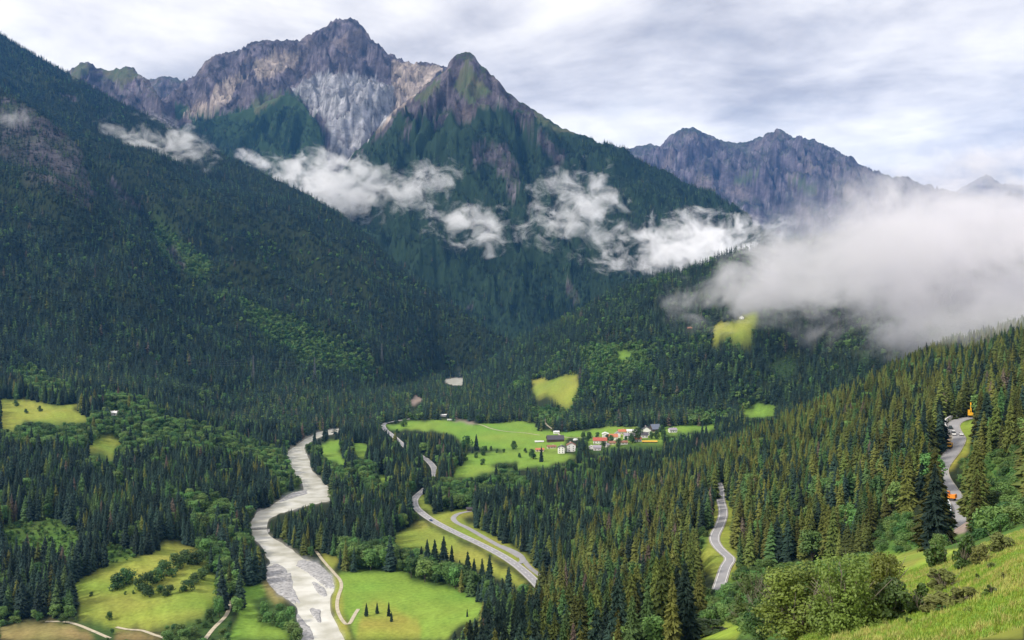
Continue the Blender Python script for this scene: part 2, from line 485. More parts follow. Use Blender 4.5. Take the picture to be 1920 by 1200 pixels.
def sheet(sid, prof, p, relief, back=0.75):
    """prof rows: px, foot depth, foot z, ridge depth, ridge pixel row"""
    global Z
    P = np.array(prof, dtype=float)
    c0, c1 = np.searchsorted(PXG, P[0, 0]), np.searchsorted(PXG, P[-1, 0])
    r0, r1 = np.searchsorted(ROWS, P[:, 1].min() - 150), np.searchsorted(ROWS, P[:, 3].max() + 900)
    cols, D, XX = PXG[c0:c1], DY[r0:r1, c0:c1], X[r0:r1, c0:c1]
    yf, zf, ys, ps = (np.interp(cols, P[:, 0], P[:, k]) for k in (1, 2, 3, 4))
    zs = HC - (ps - YH) * ys / F
    t = (D - yf) / (ys - yf)
    tt = np.clip(t, 0, 1)
    z = zf + (zs - zf) * tt ** p
    z = np.where(t < 0, zf + (D - yf) * 0.6, z)
    z = np.where(t > 1, zs - (D - ys) * back, z)
    z = z + relief(XX, D, tt, zs - zf)
    top = z > Z[r0:r1, c0:c1]
    SHEET[r0:r1, c0:c1][top] = sid
    Z[r0:r1, c0:c1] = np.maximum(Z[r0:r1, c0:c1], z)


def bell(t):
    return np.clip(4 * t * (1 - t), 0, 1)


def rel_left(x, y, t, h):
    a, b = x * 0.42 + y * 0.9, x * 0.9 - y * 0.42
    wq = fbm(x / 500, y / 500, 3, 21) * 110
    r = ridged((a + wq) / 420, b / 1700, 4, 31) - 0.75
    return r * bell(t) ** 0.7 * np.minimum(h * 0.17, 125) + fbm(x / 45, y / 45, 3, 9) * 4.5


def rel_rock(cx0, cy0, amp, seed, fine=1.0):
    def f(x, y, t, h):
        th = np.arctan2(x - cx0, -(y - cy0) + 200)
        zz = h * t                                        # height above the foot: crags and ledges keep their shape on steep faces
        wq = fbm(x / 420, zz / 420, 4, seed) * 0.24
        r = ridged((th + wq) * 3.2, zz / 900, 5, seed + 5, 0.55) - 0.8
        q = ridged(x / 240 + wq + zz / 700, zz / 260, 5, seed + 9, 0.58) - 0.8
        led = ridged(x / 420 - zz / 300, zz / 70 + x / 300, 3, seed + 19) - 0.8
        e = np.clip(t * 6, 0, 1) * np.clip((1 - t) * 5 + 0.10, 0, 1)
        return (r * amp + q * amp * 0.6 + led * 16 * fine) * e + (ridged(x / 60, zz / 60, 3, seed + 15) - 0.8) * 13 * fine
    return f


# far to near does not matter: the highest wins
sheet(8, [(1080, 7200, 300, 8800, 300), (1147, 6500, 300, 8800, 273), (1170, 6500, 300, 8700, 281), (1200, 6500, 300, 8600, 277), (1222, 6500, 300, 8600, 273), (1237, 6500, 300, 8600, 277), (1253, 6500, 300, 8500, 260),
          (1280, 6400, 300, 8500, 243), (1300, 6400, 300, 8500, 241), (1320, 6300, 300, 8500, 252), (1347, 6300, 300, 8500, 263), (1377, 6300, 300, 8500, 268), (1400, 6300, 300, 8500, 265), (1423, 6300, 300, 8400, 256),
          (1450, 6300, 300, 8400, 252), (1454, 6300, 300, 8400, 243), (1470, 6300, 300, 8400, 245), (1490, 6300, 300, 8300, 256), (1527, 6200, 300, 8300, 262), (1537, 6200, 300, 8200, 272), (1563, 6200, 300, 8200, 280),
          (1587, 6100, 300, 8100, 293), (1613, 6100, 300, 8000, 310), (1633, 6000, 300, 7900, 325), (1667, 6000, 300, 7800, 333), (1707, 5900, 300, 7700, 341), (1800, 5800, 300, 7500, 365), (2000, 5800, 300, 7500, 390), (2160, 5800, 300, 7500, 400)],
      0.95, rel_rock(2300, 8600, 120, 51))
sheet(8, [(1740, 9000, 200, 10600, 420), (1800, 9000, 200, 10600, 352), (1850, 9000, 200, 10600, 325), (1880, 9000, 200, 10600, 345), (1960, 9000, 200, 10600, 350), (2100, 9000, 200, 10600, 420)], 1.0, rel_rock(5000, 10600, 60, 55))
sheet(6, [(60, 5000, 500, 6000, 190), (110, 5000, 500, 6000, 150), (132, 5000, 500, 6000, 132), (150, 5000, 500, 6000, 118), (166, 5000, 500, 6000, 117), (186, 5000, 500, 6000, 130), (205, 5000, 500, 6000, 132), (240, 5000, 500, 5950, 126), (250, 5000, 500, 5950, 129),
          (264, 5000, 500, 5900, 142), (280, 5000, 500, 5800, 153), (300, 4950, 500, 5600, 182), (312, 4950, 500, 5500, 215), (330, 4950, 500, 5400, 260), (350, 4950, 500, 5300, 310)], 0.9, rel_rock(-2500, 6000, 60, 61))
sheet(6, [(255, 6300, 800, 7400, 170), (282, 6300, 800, 7400, 147), (308, 6300, 800, 7400, 141), (322, 6300, 800, 7400, 142), (340, 6300, 800, 7400, 147), (362, 6300, 800, 7300, 149), (400, 6300, 800, 7200, 160)], 0.9, rel_rock(-2500, 7400, 40, 65))
sheet(7, [(280, 4900, 350, 6200, 200), (320, 4900, 350, 6300, 180), (345, 4900, 350, 6400, 160), (361, 4900, 350, 6450, 147), (372, 4900, 350, 6450, 135), (383, 4900, 350, 6450, 122), (403, 4900, 350, 6450, 107), (430, 4900, 350, 6500, 100), (447, 4900, 350, 6500, 97),
          (473, 4900, 350, 6500, 82), (510, 4900, 350, 6500, 77), (547, 4900, 350, 6550, 80), (567, 4900, 350, 6550, 73), (600, 4900, 350, 6550, 56), (620, 4900, 350, 6550, 43), (634, 4900, 350, 6550, 37), (655, 4900, 350, 6550, 38), (668, 4900, 350, 6550, 41),
          (678, 4900, 350, 6500, 51), (690, 4900, 350, 6500, 66), (707, 4900, 350, 6450, 84), (730, 4900, 350, 6400, 104), (757, 4900, 350, 6350, 112), (783, 4900, 350, 6300, 120), (813, 4900, 350, 6250, 123), (823, 4900, 350, 6250, 121), (837, 4900, 350, 6250, 127),
          (880, 4900, 350, 6200, 150), (960, 4900, 350, 6100, 230), (1040, 4900, 350, 6000, 330)], 0.82, rel_rock(-1130, 6550, 105, 71, 1.25))
sheet(5, [(300, 4600, 350, 4950, 330), (340, 4600, 350, 5150, 240), (400, 4600, 350, 5350, 222), (450, 4600, 350, 5400, 212), (500, 4600, 350, 5450, 192), (540, 4600, 350, 5480, 178), (560, 4600, 350, 5450, 188), (580, 4600, 350, 5350, 210), (600, 4600, 350, 5250, 242), (614, 4600, 350, 5100, 300),
          (625, 4550, 350, 4950, 345), (660, 4500, 350, 4800, 420)], 1.0, rel_rock(-1250, 5450, 70, 81, 0.5), back=0.3)
sheet(4, [(330, 3500, 60, 4300, 620), (450, 3400, 50, 4400, 480), (560, 3300, 50, 4500, 375), (620, 3480, 40, 4560, 333), (640, 3480, 40, 4580, 318), (660, 3480, 40, 4600, 292), (693, 3480, 40, 4620, 258), (733, 3480, 40, 4640, 214), (773, 3480, 40, 4660, 178), (813, 3480, 40, 4680, 150),
          (837, 3480, 40, 4690, 131), (842, 3480, 40, 4690, 117), (853, 3480, 40, 4700, 103), (873, 3480, 40, 4700, 95), (890, 3480, 40, 4690, 103), (903, 3480, 40, 4680, 122), (923, 3480, 40, 4660, 143), (947, 3480, 40, 4640, 168), (973, 3480, 40, 4620, 188), (1000, 3480, 50, 4600, 204), (1040, 3480, 50, 4560, 231),
          (1080, 3480, 60, 4520, 249), (1107, 3500, 70, 4500, 259), (1140, 3200, 90, 4460, 278), (1180, 3200, 100, 4420, 294), (1223, 3250, 110, 4380, 314), (1263, 3250, 120, 4340, 325), (1280, 3300, 120, 4320, 337), (1307, 3300, 120, 4300, 352), (1343, 3300, 120, 4280, 374), (1377, 3300, 120, 4250, 398), (1410, 3300, 120, 4200, 425),
          (1500, 3300, 120, 4100, 500), (1600, 3300, 100, 4000, 570)], 1.0, rel_rock(-229, 4700, 95, 91, 0.35))
sheet(3, [(866, 2700, -6, 2790, 726), (874, 2560, -2, 2800, 714), (908, 2400, 3, 2800, 686), (940, 2250, 3, 2780, 663), (973, 1950, 4, 2760, 640), (1023, 1820, 5, 2720, 615), (1067, 1750, 8, 2680, 594), (1107, 1720, 10, 2650, 572), (1140, 1710, 12, 2630, 551), (1173, 1700, 14, 2610, 536), (1223, 1690, 16, 2590, 520),
          (1280, 1690, 18, 2560, 510), (1327, 1690, 18, 2540, 492), (1380, 1690, 18, 2520, 473), (1413, 1690, 18, 2500, 470), (1550, 1650, 35, 2450, 445), (1700, 1580, 65, 2400, 425), (1920, 1520, 115, 2350, 415), (2160, 1480, 135, 2350, 400)], 1.05,
      lambda x, y, t, h: (ridged((x + fbm(x / 300, y / 300, 2, 5) * 60) / 330, y / 900, 4, 103) - 0.75) * bell(t) * np.minimum(h * 0.12, 32) + fbm(x / 40, y / 40, 3, 8) * 3.0)
sheet(2, [(-240, 1900, 90, 4900, -80), (0, 2000, 80, 4700, 66), (67, 2000, 80, 4620, 106), (130, 2000, 75, 4550, 139), (213, 2000, 70, 4450, 186), (283, 2000, 65, 4350, 220), (353, 2000, 60, 4240, 256), (400, 2050, 55, 4150, 280), (450, 2050, 45, 4050, 304), (533, 2100, 35, 3860, 343), (583, 2120, 28, 3740, 366), (633, 2150, 20, 3620, 400), (690, 2200, 12, 3460, 444),
          (740, 2330, 6, 3320, 494), (790, 2600, 0, 3190, 530), (815, 2780, -3, 3150, 546), (840, 2830, -3, 3100, 564), (873, 2840, -3, 3060, 588), (917, 2840, 0, 3000, 618), (963, 2840, 8, 2960, 640), (1000, 2850, 12, 2940, 660), (1060, 2860, 20, 2920, 700)], 1.12, rel_left, back=0.9)
sheet(1, [(-240, 1700, 95, 3300, 40), (0, 1750, 85, 3100, 165), (80, 1750, 82, 3020, 212), (145, 1760, 76, 2960, 268), (200, 1780, 72, 2900, 340), (260, 1800, 64, 2820, 402), (330, 1850, 55, 2740, 486), (420, 1900, 40, 2620, 568), (520, 2000, 26, 2500, 648), (600, 2050, 15, 2420, 706), (660, 2150, 6, 2360, 745)], 1.1, rel_left)
sheet(1, [(-240, 1450, 80, 2350, 400), (0, 1550, 82, 2220, 500), (100, 1580, 78, 2160, 556), (230, 1620, 66, 2080, 652), (300, 1650, 58, 2020, 700), (400, 1700, 42, 1960, 752)], 1.1, rel_left)
print('heights', round(time.time() - T0, 1))

TAN_E = (Z - HC) / DY
RUN = np.maximum.accumulate(TAN_E, axis=0)
LOGR = np.log(ROWS)


def rowidx(d):
    return np.interp(d, ROWS, np.arange(len(ROWS)))


def sample(A, p, d):
    c = np.clip((np.asarray(p) - PXG[0]) / 2.6, 0, len(PXG) - 1.001)
    r = np.clip(rowidx(np.asarray(d)), 0, len(ROWS) - 1.001)
    c0, r0 = c.astype(int), r.astype(int)
    fc, fr = c - c0, r - r0
    return (A[r0, c0] * (1 - fc) + A[r0, c0 + 1] * fc) * (1 - fr) + (A[r0 + 1, c0] * (1 - fc) + A[r0 + 1, c0 + 1] * fc) * fr


def ground(x, y):
    """terrain height under world points"""
    x, y = np.asarray(x, dtype=float), np.asarray(y, dtype=float)
    return sample(Z, CX + F * x / y, y)


def lab_at(p, q):
    i = np.clip((np.asarray(q) / 2).astype(int), 0, LH - 1)
    j = np.clip((np.asarray(p) / 2).astype(int), 0, LW - 1)
    return LAB[i, j]


def find_depth(p, q, d0=30, d1=9000):
    """first depth at which the terrain shows at pixel (p, q)"""
    c = int(round((p - PXG[0]) / 2.6))
    py = YH - F * TAN_E[:, c]
    ok = np.where((py <= q) & (ROWS >= d0) & (ROWS <= d1))[0]
    return float(ROWS[ok[0]]) if len(ok) else d1


# ------------------------------------------------------------------ roads: centre lines
def smooth_line(P, n=3):
    P = np.array(P, dtype=float)
    for _ in range(n):
        Q = np.empty((2 * len(P), P.shape[1]))
        Q[0], Q[-1] = P[0], P[-1]
        Q[1:-1:2] = 0.75 * P[:-1] + 0.25 * P[1:]
        Q[2:-1:2] = 0.25 * P[:-1] + 0.75 * P[1:]
        P = Q
    return P


def floor_line(pts, z):
    return [tuple(((a - CX) / F * (HC - z) * F / (b - YH), (HC - z) * F / (b - YH), z)) for a, b in pts]


def pix_line(pts):
    return [tuple(at(*p)) for p in pts]


def resample(P, step):
    P = np.array(P)
    s = np.concatenate([[0], np.cumsum(np.linalg.norm(np.diff(P[:, :2], axis=0), axis=1))])
    k = max(2, int(s[-1] / step))
    t = np.linspace(0, s[-1], k + 1)
    return np.stack([np.interp(t, s, P[:, i]) for i in range(3)], 1)


ROADS = {
    'main': (floor_line([(768, 785), (752, 788), (737, 790), (716, 795), (722, 806), (736, 816), (757, 835), (772, 847), (797, 858), (812, 873), (816, 884), (812, 902), (795, 919), (776, 934), (777, 949), (791, 962), (812, 977), (855, 999), (905, 1022), (950, 1046), (980, 1068), (1003, 1090), (1040, 1130), (1060, 1170)], 1.2), 7.0),
    'slip': (floor_line([(884, 958), (872, 960), (858, 963), (848, 971), (855, 980), (876, 989), (905, 1006), (935, 1023), (960, 1035), (976, 1045)], 1.25), 4.0),
    'layby': (floor_line([(938, 1023), (958, 1031), (974, 1039), (983, 1052), (972, 1056)], 1.3), 5.0),
    'slip2': (floor_line([(982, 1050), (992, 1064), (1012, 1078), (1040, 1098)], 1.2), 3.2),
    'winding': (pix_line([(1346, 905, 725), (1352, 918, 700), (1350, 935, 668), (1358, 960, 622), (1350, 985, 585), (1337, 1008, 552), (1345, 1025, 533), (1362, 1040, 517), (1371, 1048, 508), (1360, 1062, 496), (1354, 1082, 478), (1345, 1110, 455)]), 4.9),
    'works': (pix_line([(1836, 781, 556), (1822, 783, 552), (1805, 785, 547), (1790, 791, 540), (1786, 800, 530), (1795, 815, 512), (1800, 822, 503), (1788, 845, 480), (1775, 860, 464), (1762, 878, 445), (1766, 895, 428), (1780, 915, 404), (1793, 935, 381), (1803, 950, 366), (1808, 965, 352), (1806, 985, 338), (1800, 1010, 322)]), 5.6),
}
TRACKS = {
    'river': (floor_line([(590, 1028), (597, 1038), (607, 1052), (625, 1072), (639, 1087), (641, 1100), (633, 1120), (631, 1140), (640, 1160), (653, 1173), (665, 1150), (672, 1140)], 0.5), 2.4),
    'left': (floor_line([(434, 1130), (432, 1140), (424, 1162), (400, 1183), (383, 1203)], 1.0), 2.6),
    'field': (None, 2.4, [(85, 1167), (112, 1168), (140, 1171), (170, 1182), (206, 1200)]),
    'field2': (None, 2.4, [(218, 1180), (240, 1183), (265, 1186), (290, 1192), (318, 1203)]),
    'village': (None, 2.6, [(884, 795), (903, 797), (919, 804), (940, 808), (957, 810), (980, 812), (1012, 818)]),
    'village2': (None, 3.0, [(1022, 786), (1021, 794), (1030, 802), (1047, 810), (1048, 818), (1072, 823), (1112, 818), (1150, 824), (1200, 816), (1240, 809)]),
}


def drape(pts):
    out = []
    for a, b in pts:
        d = find_depth(a, b, 500, 2200)
        out.append(tuple(at(a, b, d)))
    return out


LINES = {}
for k, v in ROADS.items():
    LINES[k] = (resample(smooth_line(v[0]), 3.0), v[1])
for k, v in TRACKS.items():
    P = v[0] if v[0] is not None else drape(v[2])
    LINES[k] = (resample(smooth_line(P), 3.0), v[1])


def bench(P, w, blend, cut=0.22, flat=1.6):
    """cut or fill the terrain along a road"""
    c0 = max(0, int((min(CX + F * P[:, 0] / P[:, 1]) - 60 - PXG[0]) / 2.6))
    c1 = min(len(PXG), int((max(CX + F * P[:, 0] / P[:, 1]) + 60 - PXG[0]) / 2.6))
    r0, r1 = np.searchsorted(ROWS, P[:, 1].min() - 40), np.searchsorted(ROWS, P[:, 1].max() + 40)
    x, y, z = X[r0:r1, c0:c1].ravel(), DY[r0:r1, c0:c1].ravel(), Z[r0:r1, c0:c1].ravel()
    best, bz = np.full(x.shape, 1e9), np.zeros(x.shape)
    for i in range(len(P)):
        d = np.hypot(x - P[i, 0], y - P[i, 1])
        m = d < best
        best[m], bz[m] = d[m], P[i, 2]
    k = np.clip(1 - (best - (w / 2 + flat)) / blend, 0, 1)
    k = k * k * (3 - 2 * k)
    Z[r0:r1, c0:c1] = (z * (1 - k) + (bz - cut) * k).reshape(r1 - r0, c1 - c0)


for k in ROADS:
    P, w = LINES[k]
    bench(P, w, 9 if k in ('winding', 'works') else 9, 0.3, 3.0 if k in ('winding', 'works') else 8.0)
for k in TRACKS:
    P, w = LINES[k]
    P[:, 2] = ground(P[:, 0], P[:, 1]) + 0.15
    bench(P, w, 5, 0.2, 4.0)

# the river bed
PYV = YH - F * (Z - HC) / DY
LABV = lab_at(PX, PYV)
vis = (TAN_E >= RUN - 12.0 / DY) & (PX > 0) & (PX < 1920) & (PYV < 1199) & (PYV > 0)
LABV = np.where(vis, LABV, 0)
wx_, wy_ = fbm(X / (0.012 * DY + 2), DY / (0.02 * DY + 4), 3, 201) * 5, fbm(X / (0.012 * DY + 2), DY / (0.02 * DY + 4), 3, 207) * 4
riv = (LABV == RIVER) & (DY < 1900)
far_bed = (LABV == RIVER) & (DY > 2300) & (DY < 2900) & (Z < 14)
riv |= far_bed
Z[riv] = -2.6
grv = (LABV == GRAVEL) & (DY < 2900)
Z[grv] = -2.6
LABV = np.where(vis & ~riv & ~grv, lab_at(PX + wx_, PYV + wy_), LABV)
LABV = np.where((LABV == RIVER) & ~riv, GRAVEL, LABV)
# close below the frame's bottom the river goes on
c0, c1 = int((585 - PXG[0]) / 2.6), int((650 - PXG[0]) / 2.6)
rr = (ROWS > 470) & (ROWS < 585)
Z[np.ix_(rr, np.arange(c0, c1))] = -2.6
ra, rb, ca, cb_ = np.searchsorted(ROWS, 470), np.searchsorted(ROWS, 1750), int((420 - PXG[0]) / 2.6), int((700 - PXG[0]) / 2.6)
ZB = Z[ra:rb, ca:cb_]
edge_ = ZB.copy()
for _ in range(3):
    edge_[1:-1, 1:-1] = 0.25 * edge_[1:-1, 1:-1] + 0.1875 * (edge_[:-2, 1:-1] + edge_[2:, 1:-1] + edge_[1:-1, :-2] + edge_[1:-1, 2:])
ZB[:] = np.where(edge_ < 1.0, edge_, ZB)
TAN_E = (Z - HC) / DY
RUN = np.maximum.accumulate(TAN_E, axis=0)

# ------------------------------------------------------------------ ground colours (what the ground is, no light or shade)
COL = np.zeros(Z.shape + (3,), dtype=np.float32)
ROCKM = np.zeros(Z.shape, dtype=np.float32)
nlo = fbm(X / 120, DY / 120, 4, 40)
nmi = fbm(X / 30, DY / 30, 3, 44)
nhi = fbm(X / 9, DY / 9, 3, 48)
PAL = {FOREST: (0.022, 0.032, 0.015), BRIGHT: (0.165, 0.275, 0.042), YELLOW: (0.225, 0.265, 0.046), RIVER: (0.30, 0.28, 0.23), ROAD: (0.2, 0.2, 0.2), GRAVEL: (0.27, 0.27, 0.29), ROCK: (0.088, 0.080, 0.092),
       SHRUB: (0.075, 0.140, 0.028), BROAD: (0.045, 0.085, 0.022), BROWN: (0.235, 0.200, 0.075), PALE: (0.31, 0.31, 0.34), TAN: (0.33, 0.275, 0.245), GREEN: (0.026, 0.050, 0.022), ALP: (0.070, 0.085, 0.045), FORE: (0.250, 0.330, 0.045), EARTH: (0.30, 0.235, 0.20)}
for k, c in PAL.items():
    COL[LABV == k] = c
slope = np.zeros(Z.shape)
gr = np.gradient(Z, axis=0) / np.gradient(ROWS)[:, None]
gc = np.gradient(Z, axis=1) / (2.6 / F * DY)
slope = np.hypot(gr, gc)
f0 = LABV == FOREST
# above the tree line: rock with alpine grass where it is not too steep
high = f0 & np.isin(SHEET, (4, 5, 6, 7, 8))
tl = np.select([SHEET == 4, SHEET == 5, SHEET == 6, SHEET == 8], [1080 + nlo * 90, 1250 + nlo * 80, 900 + nlo * 60, 700 + nlo * 120], 760)
rocky = high & ((Z > tl) | (SHEET == 7))
grass = np.clip((1.15 + 0.35 * nmi + 0.45 * nlo - slope) * 2.2, 0, 1) * np.where(SHEET == 7, 0.12, np.where(SHEET == 4, 0.85, 0.5))
crag = np.clip(0.5 + 0.9 * fbm(X / 90 + Z / 300, Z / 80, 4, 301), 0.10, 1.5)
nmi_r, nhi_r = fbm(X / 32, Z / 26, 3, 344), fbm(X / 11, Z / 11, 2, 348)
rc = np.stack([0.120 + 0.05 * nmi_r + 0.035 * nhi_r, 0.104 + 0.048 * nmi_r + 0.035 * nhi_r, 0.126 + 0.05 * nmi_r + 0.035 * nhi_r], -1) * (0.35 + 0.85 * crag)[..., None]
rc = rc * (1 + 0.35 * np.clip(nlo, -0.6, 1))[..., None]
warm = np.clip(fbm(X / 260, DY / 260, 3, 77) - 0.15, 0, 1)[..., None]
rc = rc * (1 - 0.6 * warm) + np.array([0.24, 0.19, 0.165]) * 0.6 * warm
rc = rc * (1 - grass[..., None]) + np.array([0.055, 0.078, 0.036]) * grass[..., None]
COL[rocky] = np.clip(rc[rocky], 0.03, 0.6)
greenv = high & ~rocky
COL[greenv] = np.array([0.020, 0.038, 0.020]) * (1 + 0.3 * nmi[greenv][:, None])
ROCKM[rocky] = 1
for k in (ROCK, PALE, TAN):
    mk = LABV == k
    ROCKM[mk] = 1
    ang_, rad_ = np.arctan2(X[mk] + 1040, Z[mk] - 820), np.hypot(X[mk] + 1040, Z[mk] - 820)      # chutes run together in the gully
    streak = np.where(SHEET[mk] == 7, fbm(ang_ * 11, rad_ / 260, 4, 361), 1.3 * fbm(X[mk] / 34 + Z[mk] / 90, Z[mk] / 46, 4, 363))
    COL[mk] *= np.clip(1 + 0.30 * nmi_r[mk] + 0.35 * nhi_r[mk] + 0.50 * streak, 0.25, 1.8)[:, None]
    gm = np.clip((fbm(X[mk] / 60, Z[mk] / 50, 4, 66) - 0.05) * 3, 0, 1)[:, None] * (0.75 if k == ROCK else 0.2)
    COL[mk] = COL[mk] * (1 - gm) + np.array([0.04, 0.065, 0.03]) * gm
# meadows: mowing strips, drier and greener patches
md = np.isin(LABV, (BRIGHT, YELLOW, BROWN, FORE, ALP, SHRUB))
dry = np.clip(fbm(X[md] / 55, DY[md] / 22, 4, 91) * 0.55 + 0.12, -0.3, 0.8)[:, None]
isb = (LABV[md] == BRIGHT)[:, None]
mow = np.sin((X[md] * 0.86 + DY[md] * 0.5) / 1.7 + 2.0 * nlo[md]) * 0.07 + np.sin((X[md] * 0.3 - DY[md] * 0.95) / 5.0) * 0.05
mow = np.where(DY[md] > 400, mow, 0)
COL[md] *= (1 + mow)[:, None] * (1 + np.clip(nlo[md], -0.7, 0.9)[:, None] * np.array([0.22, 0.06, 0.10]))
COL[md] = COL[md] * (1 + 0.16 * nhi[md] + 0.10 * nmi[md])[:, None] * (1 + dry * np.where(isb, np.array([0.25, 0.02, 0.1]), np.array([0.30, -0.12, 0.25])))
COL = np.clip(COL, 0.008, 0.7)
for _ in range(2):                      # one kind of cover runs into the next
    CL = COL[:NLOW]
    CL[1:-1] = 0.25 * CL[:-2] + 0.5 * CL[1:-1] + 0.25 * CL[2:]
    CL[:, 1:-1] = 0.25 * CL[:, :-2] + 0.5 * CL[:, 1:-1] + 0.25 * CL[:, 2:]

# ------------------------------------------------------------------ terrain meshes
def terrain_mat(name, rocky):
    mt = bpy.data.materials.new(name)
    mt.use_nodes = True
    nt = mt.node_tree
    N, L = nt.nodes, nt.links
    b = N['Principled BSDF']
    b.inputs['Roughness'].default_value = 0.95
    b.inputs['Specular IOR Level'].default_value = 0.1
    at_ = N.new('ShaderNodeAttribute')
    at_.attribute_name = 'cover'
    rk = N.new('ShaderNodeAttribute')
    rk.attribute_name = 'rock'
    tc = N.new('ShaderNodeTexCoord')

    def noise(s, d=6, r=0.6):
        q = N.new('ShaderNodeTexNoise')
        q.inputs['Scale'].default_value = s
        q.inputs['Detail'].default_value = d
        q.inputs['Roughness'].default_value = r
        L.new(tc.outputs['Object'], q.inputs['Vector'])
        return q
    fine, big = noise(0.35, 4), noise(0.018, 7, 0.68)
    mr = N.new('ShaderNodeMapRange')
    mr.inputs['From Min'].default_value = 0.25
    mr.inputs['From Max'].default_value = 0.75
    mr.inputs['To Min'].default_value = 0.72
    mr.inputs['To Max'].default_value = 1.28
    L.new(fine.outputs['Fac'], mr.inputs['Value'])
    vm = N.new('ShaderNodeVectorMath')
    vm.operation = 'SCALE'
    L.new(at_.outputs['Color'], vm.inputs[0])
    L.new(vm.outputs[0], b.inputs['Base Color'])
    bp = N.new('ShaderNodeBump')
    L.new(bp.outputs[0], b.inputs['Normal'])
    if rocky:
        mr2 = N.new('ShaderNodeMapRange')
        mr2.inputs['From Min'].default_value = 0.3
        mr2.inputs['From Max'].default_value = 0.7
        mr2.inputs['To Min'].default_value = 0.55
        mr2.inputs['To Max'].default_value = 1.5
        L.new(big.outputs['Fac'], mr2.inputs['Value'])
        mx = N.new('ShaderNodeMix')
        mx.data_type = 'FLOAT'
        L.new(rk.outputs['Fac'], mx.inputs[0])
        mx.inputs[2].default_value = 1.0
        L.new(mr2.outputs[0], mx.inputs[3])
        L.new(mx.outputs[0], vm.inputs['Scale'])
        bp.inputs['Distance'].default_value = 40.0
        L.new(rk.outputs['Fac'], bp.inputs['Strength'])
        L.new(big.outputs['Fac'], bp.inputs['Height'])
    else:
        L.new(mr.outputs[0], vm.inputs['Scale'])
        bp.inputs['Distance'].default_value = 0.3
        bp.inputs['Strength'].default_value = 0.5
        L.new(fine.outputs['Fac'], bp.inputs['Height'])
    return mt


GROUND, ROCKY = terrain_mat('ground_cover', False), terrain_mat('mountain_cover', True)
keep = TAN_E > RUN - (70.0 / DY + 0.004)
keep[:, :] |= (DY < 160)
q = keep[:-1, :-1] | keep[1:, :-1] | keep[:-1, 1:] | keep[1:, 1:]
SEC = SHEET.copy()
qs = SEC[:-1, :-1]
NAMES = {0: ('valley_floor', 'green valley floor and near slopes under the forests and meadows'), 1: ('left_spur', 'forested spur of the left mountain with a rock face'), 2: ('left_mountain', 'dark forested mountain flank on the left with a descending ridge'),
         3: ('right_hill', 'forested hill behind the village running up into the fog'), 4: ('center_peak', 'pointed dark green peak in the middle with a rocky tip'), 5: ('forested_buttress', 'dark green buttress below the grey rock face'),
         6: ('far_left_summits', 'small rounded grassy summits behind the left ridge'), 7: ('rock_mountain', 'high grey and purple rock mountain with scree slopes'), 8: ('far_right_mountain', 'distant blue purple rock mountain on the right')}
NC = len(PXG)
VID = np.arange(Z.size).reshape(Z.shape)
ALLV = np.stack([X, DY, Z], -1).reshape(-1, 3)
ALLC = COL.reshape(-1, 3)
ALLR = ROCKM.reshape(-1)
tri_total = 0
for sid, (nm, lb) in NAMES.items():
    m = q & (qs == sid)
    if not m.any():
        continue
    r, c = np.where(m)
    Fc = np.stack([VID[r, c], VID[r, c + 1], VID[r + 1, c + 1], VID[r + 1, c]], 1)
    u, inv = np.unique(Fc, return_inverse=True)
    o = mesh_obj(nm, ALLV[u], inv.reshape(Fc.shape), GROUND if sid in (0, 3) else ROCKY, smooth=sid <= 3)
    a = o.data.attributes.new('cover', 'FLOAT_COLOR', 'POINT')
    a.data.foreach_set('color', np.concatenate([ALLC[u], np.ones((len(u), 1), np.float32)], 1).astype(np.float32).ravel())
    a = o.data.attributes.new('rock', 'FLOAT', 'POINT')
    a.data.foreach_set('value', ALLR[u].astype(np.float32))
    tag(o, lb, 'hillside' if sid < 4 else 'mountain', kind='structure')
    tri_total += 2 * len(Fc)
print('terrain tris', tri_total, round(time.time() - T0, 1))
# ------------------------------------------------------------------ trees
def strip(V, Fc, pts):
    i = len(V)
    V.extend(pts)
    return i


